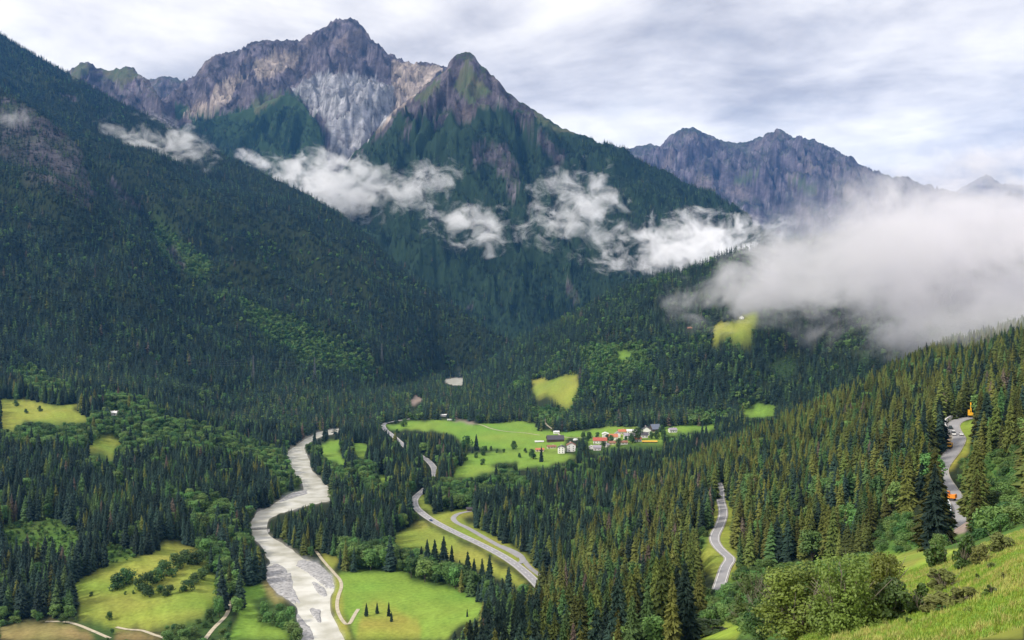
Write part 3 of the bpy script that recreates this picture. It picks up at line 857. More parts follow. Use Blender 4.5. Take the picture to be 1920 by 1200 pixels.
def conifer_parts(seed, whorls, nb, rmax=0.15, hang=True, fingers=1):
    """crown and trunk of a spruce one metre tall: whorls of drooping, toothed boughs"""
    R = random.Random(seed)
    V, Fc = [], []
    for k in range(whorls):
        t = 0.07 + 0.90 * (k / (whorls - 1)) ** 0.95
        r0 = rmax * (1 - t) ** 0.72 * (0.45 + 0.55 * min(1, t / 0.16)) + 0.008
        a0 = R.random() * 6.28
        for j in range(nb):
            if R.random() < 0.08:
                continue
            a = a0 + j * 6.283 / nb + R.uniform(-0.3, 0.3)
            r = r0 * R.uniform(0.5, 1.28)
            dz = -r * R.uniform(0.25, 0.65)
            zb = t + R.uniform(-0.028, 0.020)
            ca, sa = math.cos(a), math.sin(a)
            w = r * R.uniform(0.30, 0.46)

            def P(u, v, z):
                return (ca * u - sa * v, sa * u + ca * v, zb + z)
            if fingers > 1:
                for f_ in range(fingers):
                    s0 = R.uniform(0.05, 0.75)
                    sd = (-1) ** f_ * (1 - s0 * 0.7)
                    fl = r * R.uniform(0.35, 0.6)
                    i = len(V)
                    V.extend([P(r * s0, 0, dz * s0 + 0.012), P(min(r, r * s0 + fl * 0.8), sd * fl * 0.75, dz * s0 - fl * R.uniform(0.15, 0.45)), P(r * s0 + fl * 0.5, sd * fl * 0.15, dz * s0 - fl * R.uniform(0.2, 0.5))])
                    Fc.append((i, i + 1, i + 2))
                w *= 0.42
            i = len(V)
            V.extend([P(0, 0, 0.018), P(r * 0.45, w, dz * 0.45 - 0.2 * w), P(r * 0.55, 0, dz * 0.30 + 0.006), P(r * 0.45, -w, dz * 0.45 - 0.2 * w), P(r, 0, dz)])
            Fc += [(i, i + 3, i + 2), (i, i + 2, i + 1), (i + 1, i + 2, i + 4), (i + 2, i + 3, i + 4)]
            if hang:
                i = len(V)
                V.extend([P(r * 0.15, 0, 0), P(r * 0.92, 0.02 * r, dz * 0.9), P(r * 0.55, 0.05 * r, dz * 0.55 - r * R.uniform(0.28, 0.5))])
                Fc.append((i, i + 1, i + 2))
    i = len(V)
    V.extend([(0.006, 0, 0.94), (-0.004, 0.006, 0.94), (-0.004, -0.006, 0.94), (0, 0, 1.0)])
    Fc += [(i, i + 1, i + 3), (i + 1, i + 2, i + 3), (i + 2, i, i + 3)]
    TV, TF = [], []
    for t, r in ((-0.03, 0.014), (0.5, 0.008), (0.95, 0.002)):
        for j in range(5):
            TV.append((r * math.cos(j * 1.2566), r * math.sin(j * 1.2566), t))
    for k in range(2):
        for j in range(5):
            TF.append((k * 5 + j, k * 5 + (j + 1) % 5, k * 5 + 5 + (j + 1) % 5, k * 5 + 5 + j))
    return V, Fc, TV, TF


def leaf_crown(seed, blobs, nleaf, size, lo=0.25, wide=0.33, br0=0.12, br1=0.2, pw=1.0):
    """a broadleaf crown one metre tall: leaf clumps through several lobes"""
    R = random.Random(seed)
    B = []
    for k in range(blobs):
        a, u = R.random() * 6.28, R.random()
        z = lo + (1 - lo) * (0.12 + 0.76 * u ** pw)
        rr = wide * (1 - 0.55 * abs(u - 0.35)) * R.uniform(0.25, 0.72)
        B.append((rr * math.cos(a), rr * math.sin(a), z, R.uniform(br0, br1) * (wide / 0.33) ** 0.5))
    V, Fc = [], []
    for k in range(nleaf):
        bx, by, bz, br = R.choice(B)
        d = Vector((R.gauss(0, 1), R.gauss(0, 1), R.gauss(0.25, 1))).normalized()
        rad = br * R.uniform(0.6, 1.1)
        p = Vector((bx, by, bz)) + d * rad
        if p.z > 1.0 or p.z < 0.01:
            continue
        nrm = (d + Vector((R.uniform(-.7, .7), R.uniform(-.7, .7), R.uniform(-.3, .9)))).normalized()
        e1 = nrm.orthogonal().normalized()
        e1 = Matrix.Rotation(R.random() * 6.28, 3, nrm) @ e1
        e2 = nrm.cross(e1)
        s = size * R.uniform(0.6, 1.35)
        i = len(V)
        V.extend([tuple(p + e1 * s), tuple(p + e2 * s * 0.62 + nrm * s * 0.15), tuple(p - e1 * s), tuple(p - e2 * s * 0.62 - nrm * s * 0.1)])
        Fc.append((i, i + 1, i + 2, i + 3))
    TV, TF = [], []

    def limb(p, q, r0, r1):
        p, q = Vector(p), Vector(q)
        d = (q - p).normalized()
        e = d.orthogonal().normalized()
        f = d.cross(e)
        i = len(TV)
        for c, r in ((p, r0), (q, r1)):
            for j in range(4):
                a = j * 1.5708
                TV.append(tuple(c + e * math.cos(a) * r + f * math.sin(a) * r))
        for j in range(4):
            TF.append((i + j, i + (j + 1) % 4, i + 4 + (j + 1) % 4, i + 4 + j))
    limb((0, 0, -0.04), (0, 0, lo + 0.1), 0.022, 0.015)
    for b in B[:6]:
        limb((0, 0, lo * R.uniform(0.5, 1.0)), b[:3], 0.011, 0.004)
    return V, Fc, TV, TF


M_SPRUCE = [mat('spruce_needles_dark', (0.019, 0.040, 0.028), 0.75, 0.3, 6, 0.2, rnd=0.5), mat('spruce_needles_olive_lit', (0.092, 0.108, 0.024), 0.75, 0.3, 6, 0.2, rnd=0.5), mat('larch_needles', (0.062, 0.112, 0.036), 0.8, 0.25, 6, 0.2, rnd=0.4), mat('dead_needles', (0.120, 0.095, 0.075), 0.9, 0.25, 6, 0.1, rnd=0.3)]  # olive tone holds the warm light of the right slope in its colour
M_LEAF = [mat('broadleaf_mid', (0.115, 0.205, 0.050), 0.6, 0.25, 5, 0.3, rnd=0.32, trans=0.2), mat('broadleaf_dark', (0.045, 0.100, 0.024), 0.6, 0.25, 5, 0.3, rnd=0.3, trans=0.15)]
M_BARK = mat('bark', (0.085, 0.065, 0.05), 0.9, 0.3, 20)


def data_mesh(name, V, Fc, mt):
    me = bpy.data.meshes.new(name)
    me.from_pydata(V, [], Fc)
    me.materials.append(mt)
    return me


CON_NEAR = []      # (crown meshes per tone, trunk mesh)
for k in range(5):
    V, Fc, TV, TF = conifer_parts(100 + k, 26, 9, [0.165, 0.185, 0.15, 0.20, 0.175][k])
    CON_NEAR.append(([data_mesh('spruce_crown', V, Fc, m) for m in M_SPRUCE], data_mesh('spruce_trunk', TV, TF, M_BARK)))
CON_FINE = []
for k in range(4):
    V, Fc, TV, TF = conifer_parts(150 + k, 40, 10, [0.175, 0.195, 0.16, 0.205][k], True, 5)
    CON_FINE.append(([data_mesh('spruce_crown', V, Fc, m) for m in M_SPRUCE], data_mesh('spruce_trunk', TV, TF, M_BARK)))
CON_FAR = []
for k in range(4):
    V, Fc, TV, TF = conifer_parts(200 + k, 9, 6, [0.185, 0.205, 0.17, 0.195][k], False)
    CON_FAR.append([data_mesh('spruce_far', V, Fc, m) for m in M_SPRUCE])
LEAF_NEAR = []
for k in range(4):
    V, Fc, TV, TF = leaf_crown(300 + k, 15, 1500, 0.034, 0.2, [0.33, 0.28, 0.36, 0.3][k])
    LEAF_NEAR.append(([data_mesh('broadleaf_crown', V, Fc, m) for m in M_LEAF], data_mesh('broadleaf_trunk', TV, TF, M_BARK)))
LEAF_FAR = []
for k in range(3):
    V, Fc, TV, TF = leaf_crown(400 + k, 9, 190, 0.085, 0.16, 0.34)
    LEAF_FAR.append([data_mesh('broadleaf_far', V, Fc, m) for m in M_LEAF])
BUSH = []
for k in range(4):
    V, Fc, TV, TF = leaf_crown(500 + k, 14, 1300, 0.05, 0.02, 0.62)
    BUSH.append(([data_mesh('bush_leaves', V, Fc, m) for m in M_LEAF], data_mesh('bush_stem', TV, TF, M_BARK)))


def proto_collection(name, meshes):
    col = bpy.data.collections.new(name)
    for i, m in enumerate(meshes):
        col.objects.link(bpy.data.objects.new('%s_%03d' % (name, i), m))
    return col


def scatter(name, col, pos, rot, scl, idx, label, cat):
    """one object of kind stuff: geometry nodes set a prototype on every point"""
    me = bpy.data.meshes.new(name)
    me.vertices.add(len(pos))
    me.vertices.foreach_set('co', np.ascontiguousarray(pos, dtype=np.float32).ravel())
    for nm, ty, key, arr in (('rot', 'FLOAT_VECTOR', 'vector', rot), ('scl', 'FLOAT_VECTOR', 'vector', scl), ('idx', 'INT', 'value', idx)):
        a = me.attributes.new(nm, ty, 'POINT')
        a.data.foreach_set(key, np.ascontiguousarray(arr, dtype=np.int32 if ty == 'INT' else np.float32).ravel())
    o = bpy.data.objects.new(name, me)
    C.objects.link(o)
    ng = bpy.data.node_groups.new(name + '_nodes', 'GeometryNodeTree')
    ng.interface.new_socket('Geometry', in_out='INPUT', socket_type='NodeSocketGeometry')
    ng.interface.new_socket('Geometry', in_out='OUTPUT', socket_type='NodeSocketGeometry')
    N, L = ng.nodes, ng.links
    gi, go = N.new('NodeGroupInput'), N.new('NodeGroupOutput')
    ip = N.new('GeometryNodeInstanceOnPoints')
    ci = N.new('GeometryNodeCollectionInfo')
    ci.inputs['Collection'].default_value = col
    ci.inputs['Separate Children'].default_value = True
    ci.inputs['Reset Children'].default_value = True
    ip.inputs['Pick Instance'].default_value = True

    def named(n_, ty):
        a = N.new('GeometryNodeInputNamedAttribute')
        a.data_type = ty
        a.inputs['Name'].default_value = n_
        return a.outputs['Attribute']
    L.new(gi.outputs[0], ip.inputs['Points'])
    L.new(ci.outputs[0], ip.inputs['Instance'])
    L.new(named('idx', 'INT'), ip.inputs['Instance Index'])
    e2r = N.new('FunctionNodeEulerToRotation')
    L.new(named('rot', 'FLOAT_VECTOR'), e2r.inputs[0])
    L.new(e2r.outputs[0], ip.inputs['Rotation'])
    L.new(named('scl', 'FLOAT_VECTOR'), ip.inputs['Scale'])
    L.new(ip.outputs[0], go.inputs[0])
    md_ = o.modifiers.new('scatter', 'NODES')
    md_.node_group = ng
    tag(o, label, cat, kind='stuff')
    return o


# roads into the plan, so that no tree hides what the photograph shows of them
def road_pixels(P, w, lo, hi, skip=()):
    for i in range(len(P) - 1):
        a, b = P[i], P[i + 1]
        d = (b - a)[:2]
        d = d / (np.linalg.norm(d) + 1e-9)
        nx = np.array([-d[1], d[0]]) * (w / 2 + 1.2)
        Q = [px((a[0] + nx[0], a[1] + nx[1], a[2])), px((b[0] + nx[0], b[1] + nx[1], b[2])), px((b[0] - nx[0], b[1] - nx[1], b[2])), px((a[0] - nx[0], a[1] - nx[1], a[2]))]
        y = Q[0][1]
        if y < lo or y > hi or any(s0 < y < s1 for s0, s1 in skip):
            continue
        xs, ys = [v[0] for v in Q], [v[1] for v in Q]
        i0, i1, j0, j1 = int(min(ys) / 2) - 1, int(max(ys) / 2) + 2, int(min(xs) / 2) - 1, int(max(xs) / 2) + 2
        if i0 < 0 or j0 < 0 or i1 > LH or j1 > LW:
            continue
        m = inpoly(gx[i0:i1, j0:j1], gy[i0:i1, j0:j1], Q)
        LAB[i0:i1, j0:j1][m] = ROAD


road_pixels(*LINES['main'], 780, 1088, ((803, 808), (822, 828), (838, 843), (848, 853), (886, 918)))
road_pixels(*LINES['slip'], 950, 1060)
road_pixels(*LINES['layby'], 950, 1060)
road_pixels(*LINES['slip2'], 950, 1079)
road_pixels(*LINES['winding'], 914, 1086)
road_pixels(*LINES['works'], 775, 1002, ((878, 888),))
for k in ('river', 'left', 'field', 'field2', 'village', 'village2'):
    road_pixels(*LINES[k], 700, 1200)

for r_ in ((1003, 816, 1080, 851), (1100, 806, 1240, 834), (1250, 804, 1270, 814), (207, 768, 224, 779), (1384, 590, 1396, 600), (1287, 611, 1298, 617), (826, 776, 838, 781), (838, 786, 849, 791), (875, 955, 886, 962), (1270, 1180, 1294, 1199), (1104, 836, 1128, 846), (1814, 764, 1834, 790), (1776, 826, 1800, 846), (1780, 925, 1808, 946), (1788, 948, 1814, 990)):
    LAB[r_[1] // 2:r_[3] // 2 + 1, r_[0] // 2:r_[2] // 2 + 1] = ROAD
CLEAR = np.zeros(32, dtype=bool)
CLEAR[[BRIGHT, YELLOW, RIVER, ROAD, GRAVEL, BROWN, FORE, EARTH, ALP, TAN, PALE]] = True


def candidates(y0, y1, s):
    ny = int((y1 - y0) / s)
    out = []
    for i in range(ny):
        y = y0 + (i + 0.5) * s
        xw = (2040 - CX) / F * y
        xs = np.arange(-xw, xw, s)
        out.append(np.stack([xs + (i % 2) * s * 0.5, np.full(xs.shape, y)], 1))
    P = np.concatenate(out)
    return P + RNG.uniform(-0.46, 0.46, P.shape) * s


road_pts = np.concatenate([np.concatenate([LINES[k][0][:, :2], np.full((len(LINES[k][0]), 1), LINES[k][1])], 1) for k in LINES])
ROADCELL = {}
for x_, y_, w_ in road_pts:
    for dx in (-1, 0, 1):
        for dy in (-1, 0, 1):
            ROADCELL.setdefault((int(x_ // 6) + dx, int(y_ // 6) + dy), []).append((x_, y_, w_))


def on_road(x, y):
    for a, b, w in ROADCELL.get((int(x // 6), int(y // 6)), ()):
        if (a - x) ** 2 + (b - y) ** 2 < (w / 2 + 1.8) ** 2:
            return True
    return False


POS = []
for y0, y1, s in ((110, 420, 5.2), (420, 1000, 5.6), (1000, 1700, 6.6), (1700, 2600, 7.6), (2600, 3700, 8.6), (3700, 5600, 9.6)):
    P = candidates(y0, y1, s)
    x, y = P[:, 0], P[:, 1]
    p = CX + F * x / y
    ok = (p > -110) & (p < 2030)
    x, y, p = x[ok], y[ok], p[ok]
    z = ground(x, y)
    r = np.clip(rowidx(y).astype(int), 0, len(ROWS) - 1)
    c = np.clip(((p - PXG[0]) / 2.6).astype(int), 0, NC - 1)
    sh = SHEET[r, c]
    base_py = YH - F * (z - HC) / y
    lab = np.where((p > 0) & (p < 1920) & (base_py > 0) & (base_py < 1200), lab_at(p, base_py), FOREST)
    nz = fbm(x / 160, y / 160, 3, 121)
    nz2 = fbm(x / 50, y / 50, 2, 131)
    u = RNG.random(len(x))
    h = np.where(sh == 0, 22, np.where(sh == 3, 22, np.where(sh <= 2, 21, 19))) * RNG.uniform(0.62, 1.22, len(x))
    h = np.where((sh == 0) & (p > 1000) & (y < 1150), h * 0.95, h)
    young = RNG.random(len(x)) < 0.16
    h = np.where(young, h * RNG.uniform(0.35, 0.75, len(x)), h)
    # tree line
    tl_ = np.select([sh == 4, sh == 5, (sh == 1) | (sh == 2)], [990 + 150 * nz, 1230 + 90 * nz, 2000], 2000)
    h = np.where(sh == 4, h * np.clip((tl_ + 150 - z) / 250, 0.25, 1), h)
    kill = (z > tl_) | (sh >= 6) | ((sh == 5) & (lab != GREEN) & (lab != FOREST))
    low_edge = (sh == 0) & (p < 840) & (base_py > 1160)
    # kind: 0 conifer, 1 broadleaf tree, 2 bush
    pb = np.where(lab == BROAD, 0.92, np.where(sh == 0, np.where(nz + nz2 * 0.5 > 0.62, 0.5, 0.045), np.where(sh == 3, np.where(nz > 0.42, 0.45, 0.05), np.where((sh <= 2) & (z < 420), np.where(nz > 0.5, 0.35, 0.03), 0.0))))
    kind = np.where(u < pb, 1, 0)
    gap_ = (kind == 0) & (sh <= 3) & (lab == FOREST) & (fbm(x / 42, y / 42, 2, 141) > np.where(sh == 0, 0.55, 0.66))
    kind = np.where(gap_, np.where(u < 0.3, 1, 2), kind)
    kind = np.where(low_edge, np.where(u < 0.4, 2, 1), kind)
    kind = np.where((lab == SHRUB) | ((lab == GREEN) & (sh <= 3)), 2, kind)
    kill |= (kind != 2) & ((y < 200) | ((y < 400) & (p > 1330) & (p < 1745)))
    kill |= (y < 150) & (p > 1380)
    kill |= (lab == ROCK) & (RNG.random(len(x)) > np.where(sh <= 2, 0.62, 0.35) + 0.5 * nz2)
    h = np.where(kind == 1, h * 0.62, h)
    h = np.where(kind == 2, RNG.uniform(1.8, 4.6, len(x)), h)
    h = np.where(lab == ROCK, h * 0.85, h)
    h = np.where(low_edge & (kind == 1), h * 0.6, h)
    kill |= (z < -0.9)
    # nothing in front of what the photograph shows open
    for f_ in (0.02, 0.3, 0.6, 0.95):
        q_ = YH - F * (z + h * f_ - HC) / y
        l_ = lab_at(p, q_)
        kill |= CLEAR[l_] & (p > 0) & (p < 1920) & (q_ < 1200) & (q_ > 0)
    tan_top = (z + h - HC) / y
    kill |= tan_top < sample(RUN, p, y) - 5.0 / y
    kill |= (YH - F * tan_top > 1215)
    k_ = ~kill
    tone = np.zeros(len(x), int)
    near_r = (sh == 0) & (p > 960 + (1150 - y) * 0.06) & (y < 1180) & (z > 12)
    v = RNG.random(len(x))
    tone = np.where(near_r, np.where(v < 0.60, 1, np.where(v < 0.86, 0, 2)), np.where(v < np.where(nz2 > 0.35, 0.34, 0.10), 2, np.where(v > np.where(sh == 0, 0.92, 0.985), 1, 0)))  # near right slope mostly takes the olive tone, its sunlit look painted in
    tone = np.where(RNG.random(len(x)) < np.where(sh == 0, 0.018, 0.008), 3, tone)
    POS.append(np.stack([x, y, z, h, kind, tone, sh, p, near_r.astype(float)], 1)[k_])
POS = np.concatenate(POS)
if len(POS):
    nearm = POS[:, 1] < 1800
    bad = np.zeros(len(POS), bool)
    for i in np.where(nearm)[0]:
        if on_road(POS[i, 0], POS[i, 1]):
            bad[i] = True
    POS = POS[~bad]
print('trees', len(POS), [int((POS[:, 4] == k).sum()) for k in range(3)], round(time.time() - T0, 1))

TOPPX = POS[:, 3] * F / POS[:, 1]
TOPY = YH - F * (POS[:, 2] + POS[:, 3] - HC) / POS[:, 1]
inframe = (POS[:, 7] > 4) & (POS[:, 7] < 1916) & (TOPY > 0) & (TOPY < 1180)


def empty(name, loc, rz=0, s=1.0):
    o = bpy.data.objects.new(name, None)
    o.empty_display_size = 0.2
    C.objects.link(o)
    o.location = loc
    o.rotation_euler = (0, 0, rz)
    o.scale = s if isinstance(s, (tuple, list)) else (s, s, s)
    return o


def part(name, me, parent):
    o = bpy.data.objects.new(name, me)
    C.objects.link(o)
    o.parent = parent
    return o


def tree_thing(name, loc, h, crown, trunk, label, cat, group, wide=1.0):
    t = empty(name, loc, random.random() * 6.28, (h * wide, h * wide, h))
    part('trunk', trunk, t)
    part('crown' if cat != 'bush' else 'leaves', crown, t)
    return tag(t, label, cat, group)


single = np.zeros(len(POS), bool)
for kind in (0, 1, 2):
    ids = np.where((POS[:, 4] == kind) & inframe)[0]
    order = ids[np.argsort(-TOPPX[ids])][:300 if kind == 0 else 220]
    single[order] = True
    for i in order:
        x, y, z, h, kd, tone, sh, p, nr = POS[i]
        loc = (x, y, z - 0.15)
        if kind == 0:
            near = CON_FINE[i % 4]
            if p < 960:
                lb, gp = 'dark spruce at the front edge of the valley forest left of the right-hand slope', 'spruces in the valley forest'
            elif p < 1335:
                lb, gp = 'olive green spruce in the near forest left of the small winding road', 'spruces left of the winding road'
            elif p < 1640:
                lb, gp = 'tall olive spruce in the dense stand right of the small winding road', 'spruces right of the winding road'
            elif p < 1790:
                lb, gp = 'tall dark spruce just left of the road with the roadworks', 'spruces left of the roadworks'
            else:
                lb, gp = 'olive spruce on the slope right of the road with the roadworks', 'spruces right of the roadworks'
            tree_thing('spruce_tree', loc, h, near[0][int(tone)], near[1], lb, 'conifer', gp, random.uniform(0.75, 1.3))
        elif kind == 1:
            near = LEAF_NEAR[i % 4]
            if p < 480:
                lb, gp = 'rounded green broadleaf tree in the woods left of the river', 'broadleaf trees left of the river'
            elif p < 960:
                lb, gp = 'rounded green broadleaf tree between the river and the main road', 'broadleaf trees by the main road'
            else:
                lb, gp = 'pale green broadleaf tree among the conifers of the near right slope', 'broadleaf trees on the right slope'
            tree_thing('broadleaf_tree', loc, h, near[0][0 if tone else (i % 3 == 0)], near[1], lb, 'tree', gp, random.uniform(0.9, 1.3))
        else:
            near = BUSH[i % 4]
            if p < 700:
                lb, gp = 'low green bush in the brushy clearing of the left forest', 'bushes in the left clearing'
            elif p < 1500:
                lb, gp = 'low green bush on the open ground below the winding road', 'bushes below the winding road'
            else:
                lb, gp = 'leafy green bush on the steep bank beside the roadworks', 'bushes on the bank by the roadworks'
            tree_thing('bush', loc, h, near[0][int(i % 4 == 0)], near[1], lb, 'bush', gp, random.uniform(1.0, 1.6))

# the rest: woods that read as one mass
REST = POS[~single]
near_d = REST[:, 1] < 1500
col_con = proto_collection('conifer_kinds', [m for nr in CON_NEAR for m in nr[0]] + [m for fr in CON_FAR for m in fr])       # 20 near + 16 far
col_leaf = proto_collection('broadleaf_kinds', [m for nr in LEAF_NEAR for m in nr[0]] + [m for fr in LEAF_FAR for m in fr])   # 8 near + 6 far
col_bush = proto_collection('bush_kinds', [m for nr in BUSH for m in nr[0]] + [m for fr in LEAF_FAR for m in fr])


def spread(name, R_, kind, label, cat):
    if not len(R_):
        return
    k = len(R_)
    var = RNG.integers(0, 60, k)
    tone = R_[:, 5].astype(int)
    nd = R_[:, 1] < 1500
    if kind == 0:
        idx = np.where(nd, (var % 5) * 4 + tone, 20 + (var % 4) * 4 + tone)
        col, wide = col_con, RNG.uniform(0.7, 1.35, k) * np.where(nd, 1.0, 1.15)
    elif kind == 1:
        t2 = (var % 3 == 0).astype(int)
        idx = np.where(nd, (var % 4) * 2 + t2, 8 + (var % 3) * 2 + t2)
        col, wide = col_leaf, RNG.uniform(0.9, 1.35, k)
    else:
        t2 = (var % 4 == 0).astype(int)
        idx = np.where(R_[:, 1] < 700, (var % 4) * 2 + t2, 8 + (var % 3) * 2 + t2)
        col, wide = col_bush, RNG.uniform(1.1, 1.7, k)
    scl = np.stack([R_[:, 3] * wide, R_[:, 3] * wide, R_[:, 3]], 1)
    rot = np.stack([RNG.uniform(-0.03, 0.03, k), RNG.uniform(-0.03, 0.03, k), RNG.uniform(0, 6.28, k)], 1)
    pos = R_[:, :3].copy()
    pos[:, 2] -= 0.2
    scatter(name, col, pos, rot, scl, idx, label, cat)


c0_ = REST[REST[:, 4] == 0]
spread('slope_forest', c0_[c0_[:, 8] > 0], 0, 'olive green conifer forest covering the near right slope', 'forest')
spread('valley_forest', c0_[(c0_[:, 8] == 0) & (c0_[:, 6] == 0)], 0, 'dark conifer forest on the valley floor and the left benches', 'forest')
spread('mountain_forest', c0_[(c0_[:, 6] == 1) | (c0_[:, 6] == 2)], 0, 'dark blue green conifer forest covering the left mountain', 'forest')
spread('hill_forest', c0_[c0_[:, 6] == 3], 0, 'dark conifer forest on the hill behind the village', 'forest')
spread('peak_forest', c0_[c0_[:, 6] >= 4], 0, 'distant conifer forest on the flanks of the pointed peak', 'forest')
spread('broadleaf_wood', REST[REST[:, 4] == 1], 1, 'lighter green broadleaf woods scattered along the river and among the conifers', 'woods')
spread('brushwood', REST[REST[:, 4] == 2], 2, 'low green scrub covering clearings and banks', 'scrub')
print('trees built', round(time.time() - T0, 1))
#@@WATER@@
# ------------------------------------------------------------------ water
def water_mat():
    mt = bpy.data.materials.new('milky_meltwater')
    mt.use_nodes = True
    N, L = mt.node_tree.nodes, mt.node_tree.links
    b = N['Principled BSDF']
    tc = N.new('ShaderNodeTexCoord')
    n1, n2 = N.new('ShaderNodeTexNoise'), N.new('ShaderNodeTexNoise')
    n1.inputs['Scale'].default_value, n1.inputs['Detail'].default_value = 0.06, 5
    n2.inputs['Scale'].default_value, n2.inputs['Detail'].default_value = 0.5, 4
    L.new(tc.outputs['Object'], n1.inputs['Vector'])
    L.new(tc.outputs['Object'], n2.inputs['Vector'])
    r = N.new('ShaderNodeValToRGB')
    r.color_ramp.elements[0].position, r.color_ramp.elements[0].color = 0.36, (0.43, 0.415, 0.34, 1)
    r.color_ramp.elements[1].position, r.color_ramp.elements[1].color = 0.64, (0.68, 0.665, 0.61, 1)
    L.new(n1.outputs['Fac'], r.inputs[0])
    L.new(r.outputs[0], b.inputs['Base Color'])
    b.inputs['Roughness'].default_value = 0.28
    bp = N.new('ShaderNodeBump')
    bp.inputs['Strength'].default_value = 0.6
    bp.inputs['Distance'].default_value = 0.25
    L.new(n2.outputs['Fac'], bp.inputs['Height'])
    L.new(bp.outputs[0], b.inputs['Normal'])
    return mt


def dilate(m, k):
    for _ in range(k):
        a = m.copy()
        a[1:] |= m[:-1]
        a[:-1] |= m[1:]
        a[:, 1:] |= m[:, :-1]
        a[:, :-1] |= m[:, 1:]
        m = a
    return m


wet = (Z < -1.6) & (DY < 2900)
wet_all = dilate(wet | grv, 4) & (DY > 470)
WM = water_mat()
for nm, lb, sel in (('river', 'pale milky river winding through the valley past grey gravel bars', DY < 2000), ('far_river', 'short bright stretch of river showing at the far end of the valley', DY >= 2000)):
    wq_ = wet_all & sel
    qq = wq_[:-1, :-1] & wq_[1:, :-1] & wq_[:-1, 1:] & wq_[1:, 1:]
    r, c = np.where(qq)
    Fc = np.stack([VID[r, c], VID[r, c + 1], VID[r + 1, c + 1], VID[r + 1, c]], 1)
    u, inv = np.unique(Fc, return_inverse=True)
    WV = ALLV[u].copy()
    WV[:, 2] = -1.3
    o = mesh_obj(nm, WV, inv.reshape(Fc.shape), WM)
    tag(o, lb, 'river', kind='structure')

M_GRAV = mat('river_gravel', (0.33, 0.325, 0.33), 0.95, 0.45, 0.5, 0.15, bump=0.8)
BARS = [([(552, 1060), (565, 1047), (590, 1052), (608, 1062), (622, 1078), (629, 1100), (620, 1106), (595, 1089), (575, 1072)], 'pale grey gravel bar along the right bank of the river'), ([(584, 1090), (600, 1095), (615, 1111), (610, 1121), (592, 1110)], 'small gravel island in the middle of the river, upper of two'),
        ([(577, 1139), (602, 1140), (600, 1155), (605, 1173), (590, 1162)], 'pointed gravel island in the river, lower of two'), ([(490, 1064), (512, 1056), (535, 1064), (549, 1082), (550, 1107), (560, 1120), (560, 1137), (540, 1126), (512, 1112), (490, 1090)], 'broad grey gravel bar on the left bank of the river'),
        ([(554, 1140), (570, 1165), (586, 1180), (589, 1206), (562, 1206), (556, 1175)], 'narrow gravel strip on the left bank at the bottom edge'), ([(530, 934), (550, 923), (574, 918), (580, 925), (552, 932), (520, 944)], 'gravel spit at the bend where the river turns left')]
for bp_, lb in BARS:
    P = np.array(bp_ + bp_[:1], float)
    for _ in range(2):
        Q = np.empty((2 * (len(P) - 1), 2))
        Q[0::2], Q[1::2] = 0.75 * P[:-1] + 0.25 * P[1:], 0.25 * P[:-1] + 0.75 * P[1:]
        P = np.vstack([Q, Q[:1]])
    P = P[:-1]
    W3 = np.array(floor_line([tuple(v) for v in P], -1.2))
    cen = W3.mean(0)
    rings = []
    for f_, hgt in ((1.06, -1.7), (0.97, -1.22), (0.86, -0.9), (0.55, -0.65), (0.2, -0.6)):
        R_ = cen + (W3 - cen) * f_
        wob = fbm(W3[:, 0] / 5, W3[:, 1] / 5, 2, 5)
        R_[:, :2] += (W3[:, :2] - cen[:2]) * (0.22 * wob * f_)[:, None]
        R_[:, 2] = hgt + 0.12 * pn(R_[:, 0] / 3, R_[:, 1] / 3, 9)
        rings.append(R_)
    m_ = len(W3)
    V = [tuple(v) for r_ in rings for v in r_] + [tuple(cen[:2]) + (-0.6,)]
    Fc = [(k * m_ + j, k * m_ + (j + 1) % m_, (k + 1) * m_ + (j + 1) % m_, (k + 1) * m_ + j) for k in range(4) for j in range(m_)] + [(4 * m_ + j, 4 * m_ + (j + 1) % m_, 5 * m_) for j in range(m_)]
    tag(mesh_obj('gravel_bar', V, Fc, M_GRAV), lb, 'gravel bar', kind='structure')

# ------------------------------------------------------------------ roads
M_ASPH = mat('asphalt', (0.30, 0.295, 0.31), 0.85, 0.10, 0.15, 0.2)
M_PAINT = mat('road_paint', (0.78, 0.78, 0.77), 0.6, 0.05, 1.0)
M_DIRT = mat('dirt_track', (0.44, 0.39, 0.29), 0.95, 0.2, 0.4)
M_VERGE = mat('gravel_verge', (0.33, 0.31, 0.28), 0.95, 0.2, 0.6)


def ribbon(P, off, w, dz, lo=0, hi=None):
    """strip of width w, its middle off metres to the side of the line"""
    P = np.asarray(P)[lo:hi]
    T = np.gradient(P, axis=0)[:, :2]
    T /= np.linalg.norm(T, axis=1)[:, None] + 1e-9
    Nn = np.stack([-T[:, 1], T[:, 0]], 1)
    V = []
    for i in range(len(P)):
        for s_ in (-0.5, 0.5):
            q_ = P[i, :2] + Nn[i] * (off + s_ * w)
            V.append((q_[0], q_[1], P[i, 2] + dz))
    return V, [(2 * i, 2 * i + 2, 2 * i + 3, 2 * i + 1) for i in range(len(P) - 1)]


def join(*L_):
    V, Fc = [], []
    for v, f in L_:
        k = len(V)
        V += list(v)
        Fc += [tuple(i + k for i in g_) for g_ in f]
    return V, Fc


